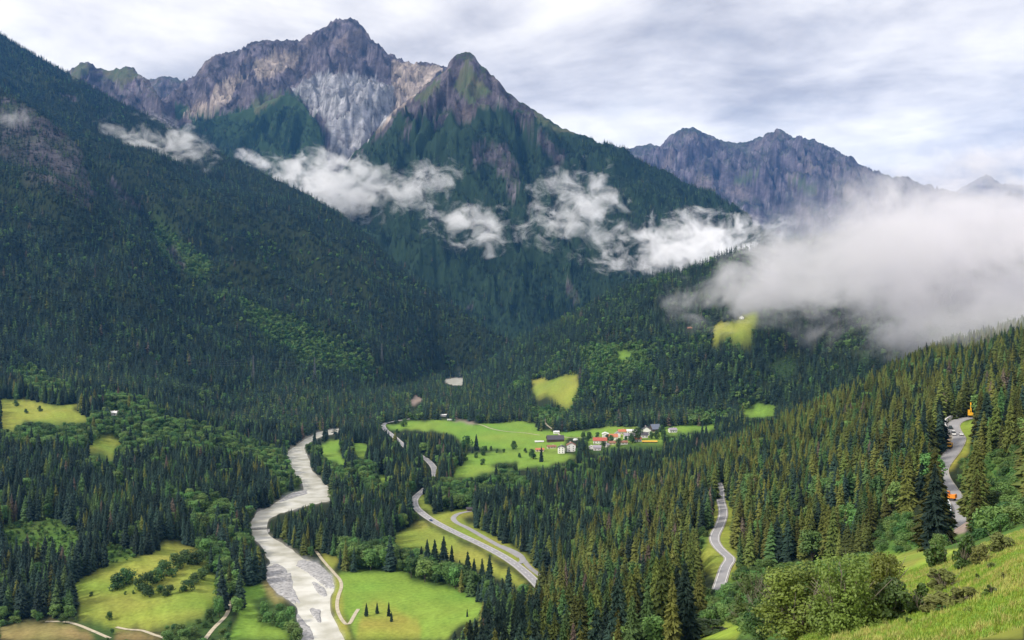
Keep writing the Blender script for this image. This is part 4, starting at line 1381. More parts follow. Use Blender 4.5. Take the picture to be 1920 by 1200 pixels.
def road(name, key, label, lines=True, dash=True, verge=True, z0=0.0):
    P, w = LINES[key]
    r = mesh_obj(name, *ribbon(P, 0, w, z0), M_ASPH)
    tag(r, label, 'road', kind='structure')
    if verge:
        mesh_obj('verge', *join(ribbon(P, w / 2 + 0.3, 0.6, z0 - 0.06), ribbon(P, -w / 2 - 0.3, 0.6, z0 - 0.06)), M_VERGE, r)
    if lines:
        mesh_obj('edge_line', *ribbon(P, w / 2 - 0.35, 0.22, z0 + 0.03), M_PAINT, r)
        mesh_obj('edge_line', *ribbon(P, -w / 2 + 0.35, 0.22, z0 + 0.03), M_PAINT, r)
    if dash:
        for i in range(2, len(P) - 3, 3):
            if px(P[i])[1] > 915 or key != 'main':
                mesh_obj('lane_dash', *ribbon(P, 0, 0.30, z0 + 0.03, i, i + 2), M_PAINT, r)
    return r


road('main_road', 'main', 'grey two-lane valley road running past the bright green field')
road('slip_road', 'slip', 'narrow side road curving beside the main valley road', lines=False, dash=False, z0=0.02)
road('parking_bay', 'layby', 'paved lay-by where the side road meets the main road', lines=False, dash=False, verge=False, z0=0.05)
road('service_lane', 'slip2', 'thin lane leaving the lay-by into the right forest', lines=False, dash=False, z0=0.07)
road('winding_road', 'winding', 'small winding grey road through the right forest', lines=True, dash=False)
road('roadworks_road', 'works', 'grey mountain road with roadworks at the right edge', lines=False, dash=False)
for key, nm, lb in (('river', 'river_path', 'pale dirt path beside the river gravel'), ('left', 'grove_path', 'dirt path curving through the trees left of the river'), ('field', 'field_path', 'pale track along the brown field at the bottom left'),
                    ('field2', 'meadow_path', 'pale track below the yellow green terraced field'), ('village', 'village_path', 'thin farm track crossing the big green village meadow'), ('village2', 'village_lane', 'pale lane running through the village')):
    tag(mesh_obj(nm, *ribbon(LINES[key][0], 0, LINES[key][1], 0.06), M_DIRT), lb, 'path', kind='structure')


# ------------------------------------------------------------------ small solids
def bxv(cx, cy, cz, sx, sy, sz, tx=1.0, ty=1.0, ox=0.0):
    """box on centre (cx,cy), base cz; the top may taper"""
    V = []
    for z, kx, ky, o_ in ((cz, 1, 1, 0), (cz + sz, tx, ty, ox)):
        for a, b in ((-1, -1), (1, -1), (1, 1), (-1, 1)):
            V.append((cx + a * sx / 2 * kx + o_, cy + b * sy / 2 * ky, z))
    return V, [(0, 3, 2, 1), (4, 5, 6, 7), (0, 1, 5, 4), (1, 2, 6, 5), (2, 3, 7, 6), (3, 0, 4, 7)]


def cylv(p, q, r, n_=8, r2=None):
    p, q = Vector(p), Vector(q)
    d = (q - p).normalized()
    e = d.orthogonal().normalized()
    f = d.cross(e)
    V = []
    for c_, rr in ((p, r), (q, r if r2 is None else r2)):
        for j in range(n_):
            a = j * 2 * math.pi / n_
            V.append(tuple(c_ + e * math.cos(a) * rr + f * math.sin(a) * rr))
    return V, [(j, (j + 1) % n_, n_ + (j + 1) % n_, n_ + j) for j in range(n_)] + [tuple(range(n_ - 1, -1, -1)), tuple(range(n_, 2 * n_))]


def solid(name, vf, mt, parent=None):
    return mesh_obj(name, vf[0], vf[1], mt, parent)


M_PLAS = {'white': mat('white_plaster', (0.80, 0.79, 0.77), 0.85, 0.05, 0.5), 'cream': mat('cream_plaster', (0.66, 0.60, 0.48), 0.85, 0.06, 0.5), 'lilac': mat('lilac_plaster', (0.60, 0.56, 0.60), 0.85, 0.06, 0.5), 'pink': mat('pink_plaster', (0.72, 0.56, 0.50), 0.85, 0.06, 0.5),
          'wood': mat('dark_timber', (0.085, 0.060, 0.050), 0.85, 0.25, 1.5), 'brown': mat('brown_timber', (0.20, 0.13, 0.085), 0.85, 0.2, 1.5)}
M_ROOF = {'red': mat('red_tiles', (0.40, 0.105, 0.075), 0.8, 0.15, 1.0), 'orange': mat('orange_tiles', (0.46, 0.17, 0.095), 0.8, 0.15, 1.0), 'brown': mat('brown_tiles', (0.26, 0.125, 0.085), 0.8, 0.15, 1.0), 'dark': mat('dark_slate', (0.075, 0.070, 0.085), 0.7, 0.15, 1.0),
          'blue': mat('blue_grey_slate', (0.145, 0.165, 0.225), 0.65, 0.12, 1.0), 'white': mat('pale_metal_roof', (0.74, 0.74, 0.75), 0.5, 0.06, 1.0), 'lilac': mat('weathered_slate', (0.30, 0.27, 0.32), 0.75, 0.12, 1.0), 'yellow': mat('yellow_sheet', (0.72, 0.42, 0.05), 0.6, 0.08, 1.0)}
M_GLASS = mat('window_glass', (0.03, 0.035, 0.045), 0.15, 0.1, 1.0, 0.5)
M_DOOR = mat('door_wood', (0.16, 0.09, 0.05), 0.7, 0.15, 2.0)
M_CHIM = mat('chimney_plaster', (0.55, 0.5, 0.46), 0.9, 0.1, 2.0)


def house(pxy, w, d, h, rot, wall, roof, label, rise=None, name='house', group='houses of the village', windows=True, depth=None, chimney=True, rng=(500, 2300)):
    dd = depth or find_depth(pxy[0], pxy[1], *rng)
    q_ = at(pxy[0], pxy[1], dd)
    z = float(ground(q_.x, q_.y))
    o = empty(name, (q_.x, q_.y, z - 0.4), math.radians(rot))
    rise = rise if rise is not None else w * 0.26
    # gables on the two ends in x is along the ridge
    V = []
    for x in (-d / 2, d / 2):
        V += [(x, -w / 2, 0), (x, w / 2, 0), (x, w / 2, h), (x, 0, h + rise), (x, -w / 2, h)]
    solid('wall', (V, [(0, 4, 3, 2, 1), (5, 6, 7, 8, 9), (0, 5, 9, 4), (1, 2, 7, 6), (0, 1, 6, 5)]), M_PLAS[wall], o)
    ov, th = 0.7, 0.28
    s_ = rise / (w / 2)
    V, Fc = [], []
    for sg in (-1, 1):
        k = len(V)
        e_ = w / 2 + ov
        for x in (-d / 2 - ov, d / 2 + ov):
            V += [(x, 0, h + rise + 0.06), (x, sg * e_, h + rise - s_ * e_ + 0.06), (x, sg * e_, h + rise - s_ * e_ + 0.06 + th), (x, 0, h + rise + 0.06 + th)]
        Fc += [(k, k + 1, k + 2, k + 3), (k + 4, k + 7, k + 6, k + 5), (k, k + 4, k + 5, k + 1), (k + 3, k + 2, k + 6, k + 7), (k + 1, k + 5, k + 6, k + 2)]
    rf = solid('roof', (V, Fc), M_ROOF[roof], o)
    if chimney:
        solid('chimney', bxv(d * 0.2, w * 0.12, h + rise * 0.6, 0.8, 0.8, rise * 0.4 + 1.2), M_CHIM, rf)
    if windows:
        nz_ = max(1, int(h / 2.7))
        for fl in range(nz_):
            for k in range(max(2, int(d / 3.4))):
                x = -d / 2 + (k + 0.5) * d / max(2, int(d / 3.4))
                for sg in (-1, 1):
                    if fl == 0 and k == 0 and sg < 0:
                        solid('door', bxv(x, sg * (w / 2 + 0.02), 0.4, 1.1, 0.1, 2.1), M_DOOR, o)
                        continue
                    solid('window', bxv(x, sg * (w / 2 + 0.02), 1.3 + fl * 2.7, 1.15, 0.1, 1.3), M_GLASS, o)
            for k in range(2):
                for sg in (-1, 1):
                    solid('window', bxv(sg * (d / 2 + 0.02), (k - 0.5) * w * 0.45, 1.3 + fl * 2.7, 0.1, 1.1, 1.3), M_GLASS, o)
    return tag(o, label, 'house' if name == 'house' else name.replace('_', ' '), group)


house((1041, 829), 13, 24, 4.2, 6, 'wood', 'dark', 'long dark timber barn at the left end of the village', 5.0, 'barn', windows=False, chimney=False)
house((1043, 815), 6, 8, 3.2, 10, 'white', 'white', 'small white shed just behind the long dark barn', 1.2, 'shed', windows=False, chimney=False)
house((1011, 829), 7, 12, 1.6, 5, 'lilac', 'white', 'low flat pale shed beside the left end of the dark barn', 0.6, 'shed', windows=False, chimney=False)
house((1053, 851), 9, 10, 8.5, 80, 'white', 'dark', 'white square house in front of the dark barn', 1.8)
house((1071, 847), 12, 11, 9.0, 88, 'white', 'brown', 'taller white gabled house adjoining the white square house', 3.4)
house((1012, 848), 7, 11, 3.0, 4, 'pink', 'orange', 'low pink house at the bottom left of the village', 1.4)
house((1034, 841), 7, 12, 2.8, 8, 'cream', 'brown', 'low cream house with brown roof below the dark barn', 1.6)
house((1125, 833), 10, 19, 4.2, -4, 'white', 'red', 'long house with bright red roof in the middle of the village', 3.6)
house((1135, 823), 9, 11, 6.0, 84, 'white', 'white', 'plain white house behind the bright red roof', 1.6)
house((1150, 825), 9, 12, 5.0, -4, 'white', 'orange', 'house with orange red roof right of the plain white house', 3.4)
house((1166, 815), 8, 11, 4.5, 5, 'cream', 'orange', 'cream house with orange roof at the back of the village', 2.8)
house((1180, 824), 10, 15, 5.5, 2, 'white', 'lilac', 'white house with grey lilac roof near the village centre', 3.2)
house((1188, 813), 10, 20, 3.6, 0, 'white', 'white', 'long white hall with pale roof at the back of the village', 2.0, chimney=False)
house((1212, 815), 13, 13, 8.0, 82, 'white', 'dark', 'big white gabled house beside the blue grey barn roof', 4.4)
house((1228, 808), 13, 13, 4.0, 15, 'wood', 'blue', 'dark barn with large blue grey roof at the top of the village', 6.2, 'barn', windows=False, chimney=False)
house((1206, 821), 9, 13, 4.5, -8, 'lilac', 'dark', 'lilac house with dark roof below the big white gabled house', 3.2)
house((1167, 834), 8, 13, 3.4, 6, 'white', 'brown', 'low white house with red brown roof in front of the village', 1.8)
house((1120, 845), 8, 10, 4.4, -10, 'lilac', 'lilac', 'small house with lilac slate roof at the lower village edge', 2.6)
house((1109, 843), 6, 6, 3.6, 80, 'white', 'white', 'tiny white house at the lower village edge', 1.2, windows=False)
house((1148, 835), 7, 9, 3.0, 0, 'cream', 'brown', 'small cream house with brown roof below the red roof', 2.0)
house((1261, 813), 8, 11, 4.0, 12, 'white', 'lilac', 'white house standing apart right of the village', 2.4)
house((1218, 831), 5, 20, 1.6, -2, 'brown', 'yellow', 'long low shed with yellow roof below the village', 0.8, 'shed', windows=False, chimney=False)
house((1095, 840), 7, 9, 3.6, 70, 'cream', 'brown', 'cream cottage half hidden by trees left of the red roof', 2.2)
house((1158, 820), 8, 9, 5.0, 85, 'white', 'lilac', 'narrow white house between the two orange roofs', 2.6)
house((1196, 829), 7, 9, 4.0, 10, 'white', 'orange', 'white cottage with orange roof beside the dark tree', 2.4)
house((1137, 838), 6, 8, 3.0, 60, 'white', 'lilac', 'white cottage at the bottom of the village below the red roof', 2.0)
house((212, 779), 7, 9, 3.8, 15, 'white', 'white', 'white farmhouse among trees right of the left meadow', 2.0, group='lone houses')
house((221, 779), 6, 7, 3.2, 70, 'white', 'dark', 'small white outbuilding beside the left farmhouse', 1.8, group='lone houses')
house((1391, 600), 8, 9, 4.5, 70, 'white', 'dark', 'white chalet on the yellow meadow high on the right hill', 3.0, group='lone houses', rng=(1500, 2700))
house((1293, 617), 6, 9, 2.4, 5, 'brown', 'brown', 'brown hut among the trees high on the right hill', 1.8, 'hut', windows=False, group='lone houses', rng=(1500, 2700))
house((831, 781), 8, 11, 3.0, 8, 'lilac', 'white', 'pale roofed shed at the far edge of the village meadow', 1.2, 'shed', windows=False, chimney=False, group='lone houses')
house((881, 961), 5, 6, 2.6, 12, 'brown', 'dark', 'small dark hut at the bend of the side road', 1.2, 'hut', windows=False, chimney=False, group='lone houses')

# ------------------------------------------------------------------ vehicles and roadworks
M_CAR = {k: mat('car_paint_' + k, c_, 0.3, 0.03, 1.0, 0.5) for k, c_ in (('blue', (0.06, 0.10, 0.22)), ('dark', (0.03, 0.05, 0.055)), ('white', (0.78, 0.78, 0.78)))}
M_TYRE = mat('tyre_rubber', (0.02, 0.02, 0.02), 0.9, 0.1, 5)
M_YEL = mat('machine_yellow', (0.78, 0.42, 0.02), 0.5, 0.08, 2)
M_ORA = mat('machine_orange', (0.75, 0.24, 0.02), 0.5, 0.08, 2)
M_STEEL = mat('dark_steel', (0.08, 0.08, 0.085), 0.5, 0.15, 3, metal=0.4)
M_CONC = mat('pale_concrete', (0.62, 0.61, 0.62), 0.85, 0.10, 0.3)
M_REDP = mat('red_paint', (0.55, 0.04, 0.03), 0.5, 0.08, 2)
M_BLUEP = mat('blue_sheet', (0.06, 0.28, 0.62), 0.5, 0.08, 2)
M_WHITEP = mat('white_sheet', (0.80, 0.82, 0.84), 0.6, 0.05, 2)


def road_spot(key, p, q, off=0.0):
    P, w = LINES[key]
    d = [(px(v)[0] - p) ** 2 + (px(v)[1] - q) ** 2 for v in P]
    i = min(max(int(np.argmin(d)), 1), len(P) - 2)
    t = P[i + 1] - P[i - 1]
    a = math.atan2(t[1], t[0])
    return Vector((P[i, 0] - math.sin(a) * off, P[i, 1] + math.cos(a) * off, P[i, 2] + 0.02)), a


def car(key, p, q, off, colr, label, van=False, flip=False):
    loc, a = road_spot(key, p, q, off)
    o = empty('van' if van else 'car', loc, a + (math.pi if flip else 0))
    L_, H_ = (5.2, 2.1) if van else (4.3, 1.45)
    solid('body', join(bxv(0, 0, 0.32, L_, 1.8, 0.62, 0.97, 0.95), bxv(L_ * 0.36, 0, 0.9, L_ * 0.25, 1.66, 0.1, 0.8, 0.9)), M_CAR[colr], o)
    solid('cabin', bxv(-0.05 * L_, 0, 0.94, L_ * (0.85 if van else 0.6), 1.66, H_ - 1.05, 0.72 if not van else 0.9, 0.82), M_GLASS, o)
    solid('roof', bxv(-0.05 * L_, 0, H_ - 0.11, L_ * (0.77 if van else 0.44), 1.37, 0.09), M_CAR[colr], o)
    for sx in (-1, 1):
        for sy in (-1, 1):
            solid('wheel', cylv((sx * L_ * 0.31, sy * 0.78, 0.33), (sx * L_ * 0.31, sy * 0.96, 0.33), 0.33, 10), M_TYRE, o)
    return tag(o, label, 'van' if van else 'car', 'vehicles on the roads')


car('main', 812, 977, -2.0, 'blue', 'blue car driving on the main valley road')
car('works', 1788, 804, -1.6, 'dark', 'dark green car queuing beside the pale retaining wall')
car('works', 1799, 812, 1.6, 'white', 'white car in the outer lane of the roadworks road')
car('works', 1792, 818, -1.9, 'white', 'white van parked just behind the dark green car', van=True)
loc, a = road_spot('works', 1806, 978, -1.2)


def excavator(loc, a, mt, label, s=1.0, up=0.6):
    o = empty('excavator', loc, a, s)
    for sy in (-1, 1):
        solid('track', bxv(0, sy * 0.95, 0.0, 3.3, 0.55, 0.8, 0.85, 1.0), M_STEEL, o)
    solid('upper_body', join(bxv(-0.5, 0, 0.95, 2.9, 2.3, 1.1, 0.93, 0.95), bxv(-1.6, 0, 1.0, 0.8, 2.2, 1.25, 0.8, 0.9), bxv(0, 0, 0.75, 1.2, 1.2, 0.25)), mt, o)
    cb = solid('cab', bxv(0.55, 0.65, 2.0, 1.3, 0.95, 1.25, 0.85, 0.9), mt, o)
    solid('window', bxv(0.62, 0.65, 2.35, 1.32, 0.97, 0.7, 0.9, 0.92), M_GLASS, cb)

    def bar(p_, q_, w_):
        return cylv(p_, q_, w_, 6)
    k = Vector((2.6, -0.3, 2.2 + 3.2 * up))
    e_ = Vector((4.6, -0.3, 1.4 + 1.6 * up))
    solid('boom', join(bar((0.7, -0.3, 1.7), k, 0.28)), mt, o)
    solid('arm', join(bar(k, e_, 0.22)), mt, o)
    solid('bucket', bxv(e_.x - 0.1, -0.3, e_.z - 0.9, 0.9, 0.9, 0.9, 0.6, 0.9), M_STEEL, o)
    return tag(o, label, 'excavator', 'machines at the roadworks')


excavator(road_spot('works', 1796, 940, -2.6)[0], 2.4, M_ORA, 'orange excavator working beside the dug-out road edge', 1.1)
excavator(road_spot('works', 1826, 782, -1.5)[0], 1.2, M_YEL, 'yellow excavator with raised arm at the top of the roadworks road', 1.25, 1.3)


def truck(loc, a, label):
    o = empty('dump_truck', loc, a)
    solid('frame', bxv(0, 0, 0.75, 6.4, 0.9, 0.3), M_STEEL, o)
    cb = solid('cab', join(bxv(2.4, 0, 0.9, 1.7, 2.3, 1.9, 0.85, 0.92)), M_YEL, o)
    solid('window', bxv(2.5, 0, 1.8, 1.65, 2.34, 0.75, 0.9, 0.92), M_GLASS, cb)
    solid('tipper_body', join(bxv(-1.0, 0, 1.1, 4.6, 2.4, 0.25), bxv(-1.0, 1.15, 1.35, 4.6, 0.12, 1.0), bxv(-1.0, -1.15, 1.35, 4.6, 0.12, 1.0), bxv(1.24, 0, 1.35, 0.12, 2.3, 1.2), bxv(-3.24, 0, 1.35, 0.12, 2.3, 0.9)), M_YEL, o)
    for x in (-2.4, -1.1, 2.3):
        for sy in (-1, 1):
            solid('wheel', cylv((x, sy * 0.85, 0.5), (x, sy * 1.2, 0.5), 0.5, 10), M_TYRE, o)
    return tag(o, label, 'truck', 'machines at the roadworks')


loc, a = road_spot('works', 1789, 838, -2.4)
truck(loc, a, 'yellow dump truck parked at the outer edge below the retaining wall')


def wall_along(key, i0, i1, off, hgt, below, th, name, label, mt, cat):
    P = LINES[key][0][i0:i1]
    T = np.gradient(P, axis=0)[:, :2]
    T /= np.linalg.norm(T, axis=1)[:, None]
    Nn = np.stack([-T[:, 1], T[:, 0]], 1)
    V = []
    for i in range(len(P)):
        for o_, z in ((off, -below), (off, hgt), (off + th, hgt), (off + th, -below)):
            q_ = P[i, :2] + Nn[i] * o_
            V.append((q_[0], q_[1], P[i, 2] + z))
    Fc = []
    for i in range(len(P) - 1):
        for j in range(4):
            Fc.append((4 * i + j, 4 * i + (j + 1) % 4, 4 * i + 4 + (j + 1) % 4, 4 * i + 4 + j))
    Fc += [(0, 1, 2, 3), tuple(len(V) - 4 + k for k in (3, 2, 1, 0))]
    return tag(solid(name, (V, Fc), mt), label, cat)


PW = LINES['works'][0]
iw = [int(np.argmin([(px(v)[0] - p) ** 2 + (px(v)[1] - q) ** 2 for v in PW])) for p, q in ((1808, 785), (1797, 818), (1800, 948), (1804, 992), (1775, 905), (1790, 930))]
# which side is the valley side (left in the picture)
t_ = PW[iw[0] + 2] - PW[iw[0]]
left = 1 if (PW[iw[0], 0] - t_[1]) < PW[iw[0], 0] else -1
wall_along('works', iw[0], iw[1], left * 3.9 if left > 0 else -4.6, 2.2, 4.5, 0.7, 'retaining_wall', 'curved pale concrete retaining wall on the bend of the roadworks road', M_CONC, 'wall')
wall_along('works', iw[2], iw[3], -4.4, 2.0, 1.2, 0.25, 'site_fence', 'blue and white sheet fence along the dug-out edge of the road', M_WHITEP, 'fence')
P_ = PW[iw[2] + 2]
sf = bpy.data.objects['site_fence']
wall_along('works', iw[2] + 1, iw[3] - 2, -4.1, 1.7, -0.5, 0.1, 'panel', 'blue sheet', M_BLUEP, None)
pb_ = bpy.data.objects['panel']
pb_.parent = sf
o = empty('tool_trailer', road_spot('works', 1790, 936, -5.2)[0], 0.6)
solid('box_body', bxv(0, 0, 0.5, 2.2, 1.4, 1.1, 0.96, 0.96), M_REDP, o)
for sy in (-1, 1):
    solid('wheel', cylv((0, sy * 0.7, 0.35), (0, sy * 0.85, 0.35), 0.35, 10), M_TYRE, o)
solid('drawbar', cylv((1.1, 0, 0.6), (2.1, 0, 0.45), 0.06, 6), M_STEEL, o)
tag(o, 'small red trailer beside the orange excavator', 'trailer', 'machines at the roadworks')
# yellow skip at the bottom edge, white trailer at the meadow edge
dd = find_depth(1281, 1192, 150, 500)
q_ = at(1281, 1192, dd)
o = empty('skip_container', (q_.x, q_.y, float(ground(q_.x, q_.y))), 0.15)
k = dd / F
solid('box_body', bxv(0, 0, 0.1, 17 * k, 1.6, 9 * k, 1.12, 1.1), M_YEL, o)
solid('rim', bxv(0, 0, 0.1 + 9 * k, 17 * k * 1.16, 1.85, 0.12), M_YEL, o)
tag(o, 'yellow metal skip in the grass at the bottom edge', 'container')
dd = find_depth(843, 790, 1000, 2200)
q_ = at(843, 790, dd)
o = empty('box_trailer', (q_.x, q_.y, float(ground(q_.x, q_.y))), 0.05)
solid('box_body', bxv(0, 0, 0.8, 9.0, 2.4, 2.0), M_WHITEP, o)
for x in (-3, -1.8, 3):
    for sy in (-1, 1):
        solid('wheel', cylv((x, sy * 0.9, 0.45), (x, sy * 1.2, 0.45), 0.45, 8), M_TYRE, o)
tag(o, 'long white box trailer parked at the far edge of the village meadow', 'trailer')
dd = find_depth(1079, 826, 1000, 2200)
q_ = at(1079, 826, dd)
o = empty('water_tank', (q_.x, q_.y, float(ground(q_.x, q_.y))))
solid('tank_wall', cylv((0, 0, -0.3), (0, 0, 1.6), 3.6, 20), M_CONC, o)
solid('cover', cylv((0, 0, 1.6), (0, 0, 2.2), 3.75, 20, 2.2), M_WHITEP, o)
tag(o, 'round white tank on the meadow right of the dark barn', 'tank')
# footbridge
q0, q1 = Vector(floor_line([(461, 993)], 1.6)[0]), Vector(floor_line([(505, 992)], 1.6)[0])
o = empty('footbridge', (q0 + q1) / 2, math.atan2((q1 - q0).y, (q1 - q0).x))
Lb = (q1 - q0).length
solid('deck', bxv(0, 0, 0, Lb, 1.8, 0.35), M_STEEL, o)
for sy in (-1, 1):
    rl = solid('railing', join(bxv(0, sy * 0.85, 1.3, Lb, 0.1, 0.12), bxv(0, sy * 0.85, 0.8, Lb, 0.06, 0.08)), M_STEEL, o)
    for k in range(9):
        solid('post', bxv(-Lb / 2 + (k + 0.5) * Lb / 9, sy * 0.85, 0.35, 0.1, 0.1, 0.95), M_STEEL, rl)
for sx in (-1, 1):
    solid('abutment', bxv(sx * (Lb / 2 - 0.6), 0, -3.2, 1.6, 2.4, 3.2), M_CONC, o)
tag(o, 'narrow dark footbridge across the milky river', 'bridge')

# ------------------------------------------------------------------ power line
M_GALV = mat('galvanised_steel', (0.16, 0.165, 0.18), 0.5, 0.1, 1, metal=0.3)
PYL = []


def pylon(p, q, hgt, label, rz):
    d = find_depth(p, q, 1500, 3600)
    b = at(p, q, d)
    z = float(ground(b.x, b.y))
    o = empty('power_pylon', (b.x, b.y, z), rz)
    s_ = hgt
    for sx in (-1, 1):
        for sy in (-1, 1):
            solid('leg', join(cylv((sx * 3.6, sy * 3.6, -1), (sx * 1.0, sy * 1.0, s_ * 0.6), 0.22, 4), cylv((sx * 1.0, sy * 1.0, s_ * 0.6), (sx * 0.35, sy * 0.35, s_), 0.18, 4)), M_GALV, o)
    br = []
    for k in range(9):
        t0, t1 = k / 9, (k + 1) / 9
        for (a0, b0), (a1, b1) in (((-1, -1), (1, -1)), ((1, -1), (1, 1)), ((1, 1), (-1, 1)), ((-1, 1), (-1, -1))):
            def pt(t, a, b_):
                w_ = 3.6 + (1.0 - 3.6) * min(t / 0.6, 1) if t < 0.6 else 1.0 + (0.35 - 1.0) * (t - 0.6) / 0.4
                return (a * w_, b_ * w_, t * s_)
            br.append(cylv(pt(t0, a0, b0), pt(t1, a1, b1), 0.10, 3))
            br.append(cylv(pt(t0, a1, b1), pt(t1, a0, b0), 0.10, 3))
    solid('bracing', join(*br), M_GALV, o)
    tips = []
    for zf_, wl in ((0.70, 6.0), (0.82, 7.5), (0.94, 5.5)):
        solid('crossarm', join(cylv((-wl, 0, s_ * zf_), (wl, 0, s_ * zf_), 0.16, 4), cylv((-wl, 0, s_ * zf_), (0, 0, s_ * (zf_ + 0.06)), 0.10, 4), cylv((wl, 0, s_ * zf_), (0, 0, s_ * (zf_ + 0.06)), 0.10, 4)), M_GALV, o)
        for sg in (-1, 1):
            solid('insulator', cylv((sg * wl, 0, s_ * zf_), (sg * wl, 0, s_ * zf_ - 2.2), 0.14, 5), M_GLASS, o)
            c_, s2 = math.cos(rz), math.sin(rz)
            tips.append(Vector((b.x + sg * wl * c_, b.y + sg * wl * s2, z + s_ * zf_ - 2.2)))
    PYL.append(tips)
    return tag(o, label, 'pylon', 'pylons of the power line')


pylon(475, 722, 54, 'steel lattice pylon in the left forest, nearer of the two facing pylons', 1.2)
pylon(590, 718, 54, 'steel lattice pylon in the left forest right of the nearest pylon', 1.2)
pylon(716, 690, 48, 'smaller far pylon above the forest near the valley narrows', 1.1)


def cable(a, b, sag, label):
    V, Fc = [], []
    for i in range(25):
        t = i / 24
        c_ = a.lerp(b, t)
        c_.z -= sag * 4 * t * (1 - t)
        for j in range(3):
            an = j * 2.094
            V.append((c_.x, c_.y + 0.09 * math.cos(an), c_.z + 0.09 * math.sin(an)))
    for i in range(24):
        for j in range(3):
            Fc.append((i * 3 + j, i * 3 + (j + 1) % 3, i * 3 + 3 + (j + 1) % 3, i * 3 + 3 + j))
    tag(solid('power_cable', (V, Fc), M_GALV), label, 'cable', 'cables of the power line')


far_l = [at(-140 + 6 * k, 575 + 16 * (k // 2), 1750) for k in range(6)]
for k in range(6):
    cable(PYL[0][k], PYL[1][k], 8, 'thin power cable hanging between the two facing pylons')
    cable(PYL[1][k], PYL[2][k], 9, 'thin power cable running from the second pylon to the far pylon')
    cable(far_l[k], PYL[0][k], 34, 'thin power cable sagging across the left forest to the nearest pylon')
# ------------------------------------------------------------------ single trees and bushes of the fields
def floor_at(p, q, d0=450, d1=2300):
    d = find_depth(p, q, d0, d1)
    b = at(p, q, d)
    return Vector((b.x, b.y, float(ground(b.x, b.y)) - 0.15)), d


for p, q, h in ((801, 1082, 70), (815, 1081, 70), (832, 1084, 76), (847, 1072, 50), (862, 1092, 40), (877, 1102, 68), (889, 1106, 58), (904, 1110, 64), (918, 1112, 70), (790, 1075, 48)):
    l_, d = floor_at(p, q, 550, 900)
    nr = CON_FINE[random.randrange(4)]
    tree_thing('spruce_tree', l_, h * d / F, nr[0][0], nr[1], 'dark pointed spruce in the row between the bright green field and the main road', 'conifer', 'spruces in the row above the bright field', 0.95)
FIELD = [(215, 1108, 27, 30), (237, 1100, 30, 28), (272, 1110, 32, 32), (295, 1093, 26, 26), (312, 1081, 30, 30), (332, 1070, 30, 28), (352, 1060, 28, 30), (372, 1058, 26, 26), (281, 1120, 24, 24), (301, 1112, 15, 15), (316, 1121, 20, 19), (350, 1109, 22, 22), (363, 1098, 19, 19), (378, 1089, 20, 20), (390, 1077, 18, 18)]
for i, (p, q, h, w) in enumerate(FIELD):
    l_, d = floor_at(p, q, 550, 900)
    nr = BUSH[i % 4]
    wh = ('dark round bush in the upper hedge row of the terraced yellow green field' if i < 8 else 'dark round bush in the lower hedge row of the terraced yellow green field')
    tree_thing('bush', l_, h * d / F, nr[0][1], nr[1], wh, 'bush', 'hedge bushes of the terraced field', w / h * 1.25)
for p, q, h, lb in ((171, 1119, 9, 'tiny lone bush on the left part of the terraced field'), (235, 1121, 7, 'tiny bush left of the hedge in the terraced field'), (250, 1114, 7, 'small low bush just below the hedge in the terraced field'), (205, 1169, 17, 'small leaning bush at the bottom edge of the terraced field'),
                    (30, 764, 12, 'small bush on the upper left meadow, leftmost of three'), (50, 776, 10, 'small bush on the upper left meadow, lowest of three'), (75, 773, 11, 'small bush on the upper left meadow, rightmost of three'),
                    (757, 802, 16, 'dark bush standing alone on the far left of the village meadow'), (874, 845, 28, 'bushy tree at the lower edge of the big village meadow'), (908, 856, 18, 'bush on the lower terraces left of the village'), (964, 843, 16, 'bush on the lower edge of the meadow left of the pink house'), (872, 866, 14, 'small bush on the lower terrace meadow'),
                    (893, 860, 12, 'small round bush in the middle of the lower terraces'), (1000, 862, 20, 'bush below the pink house'), (920, 846, 9, 'low hedge bush below the big village meadow'), (1120, 822, 10, 'dark bush left of the bright red roof'), (1093, 826, 16, 'dark green tree right of the round white tank'), (1104, 829, 18, 'round dark tree left of the red-roofed house'),
                    (1146, 832, 16, 'dark tree in front of the orange red roof'), (1195, 830, 26, 'large dark tree below the lilac house'), (1186, 834, 20, 'dark tree in the middle of the lower village edge'), (1139, 827, 12, 'small tree behind the right end of the red roof'), (1172, 829, 11, 'garden bush beside the white house with lilac roof'), (1160, 838, 15, 'dark bush below the red brown roof'), (1131, 842, 14, 'dark bush beside the bottom white cottage'), (1221, 823, 14, 'bush below the big blue grey barn'), (1232, 824, 16, 'tree right of the bush below the blue grey barn'), (1243, 822, 18, 'round tree at the right end of the village'), (1086, 846, 18, 'tree right of the tall white gabled house'), (1240, 812, 14, 'tree between the blue grey barn and the house standing apart'), (945, 850, 8, 'low hedge bush in the middle of the lower terrace'), (932, 851, 8, 'low hedge bush left in the lower terrace'), (985, 851, 9, 'low hedge bush left of the pink house'), (975, 860, 10, 'bush on the lowest terrace meadow'), (905, 873, 12, 'bush at the lower edge of the terrace meadows')):
    l_, d = floor_at(p, q)
    nr = BUSH[random.randrange(4)]
    tree_thing('bush', l_, h * d / F, nr[0][1], nr[1], lb, 'bush', None, 0.8)
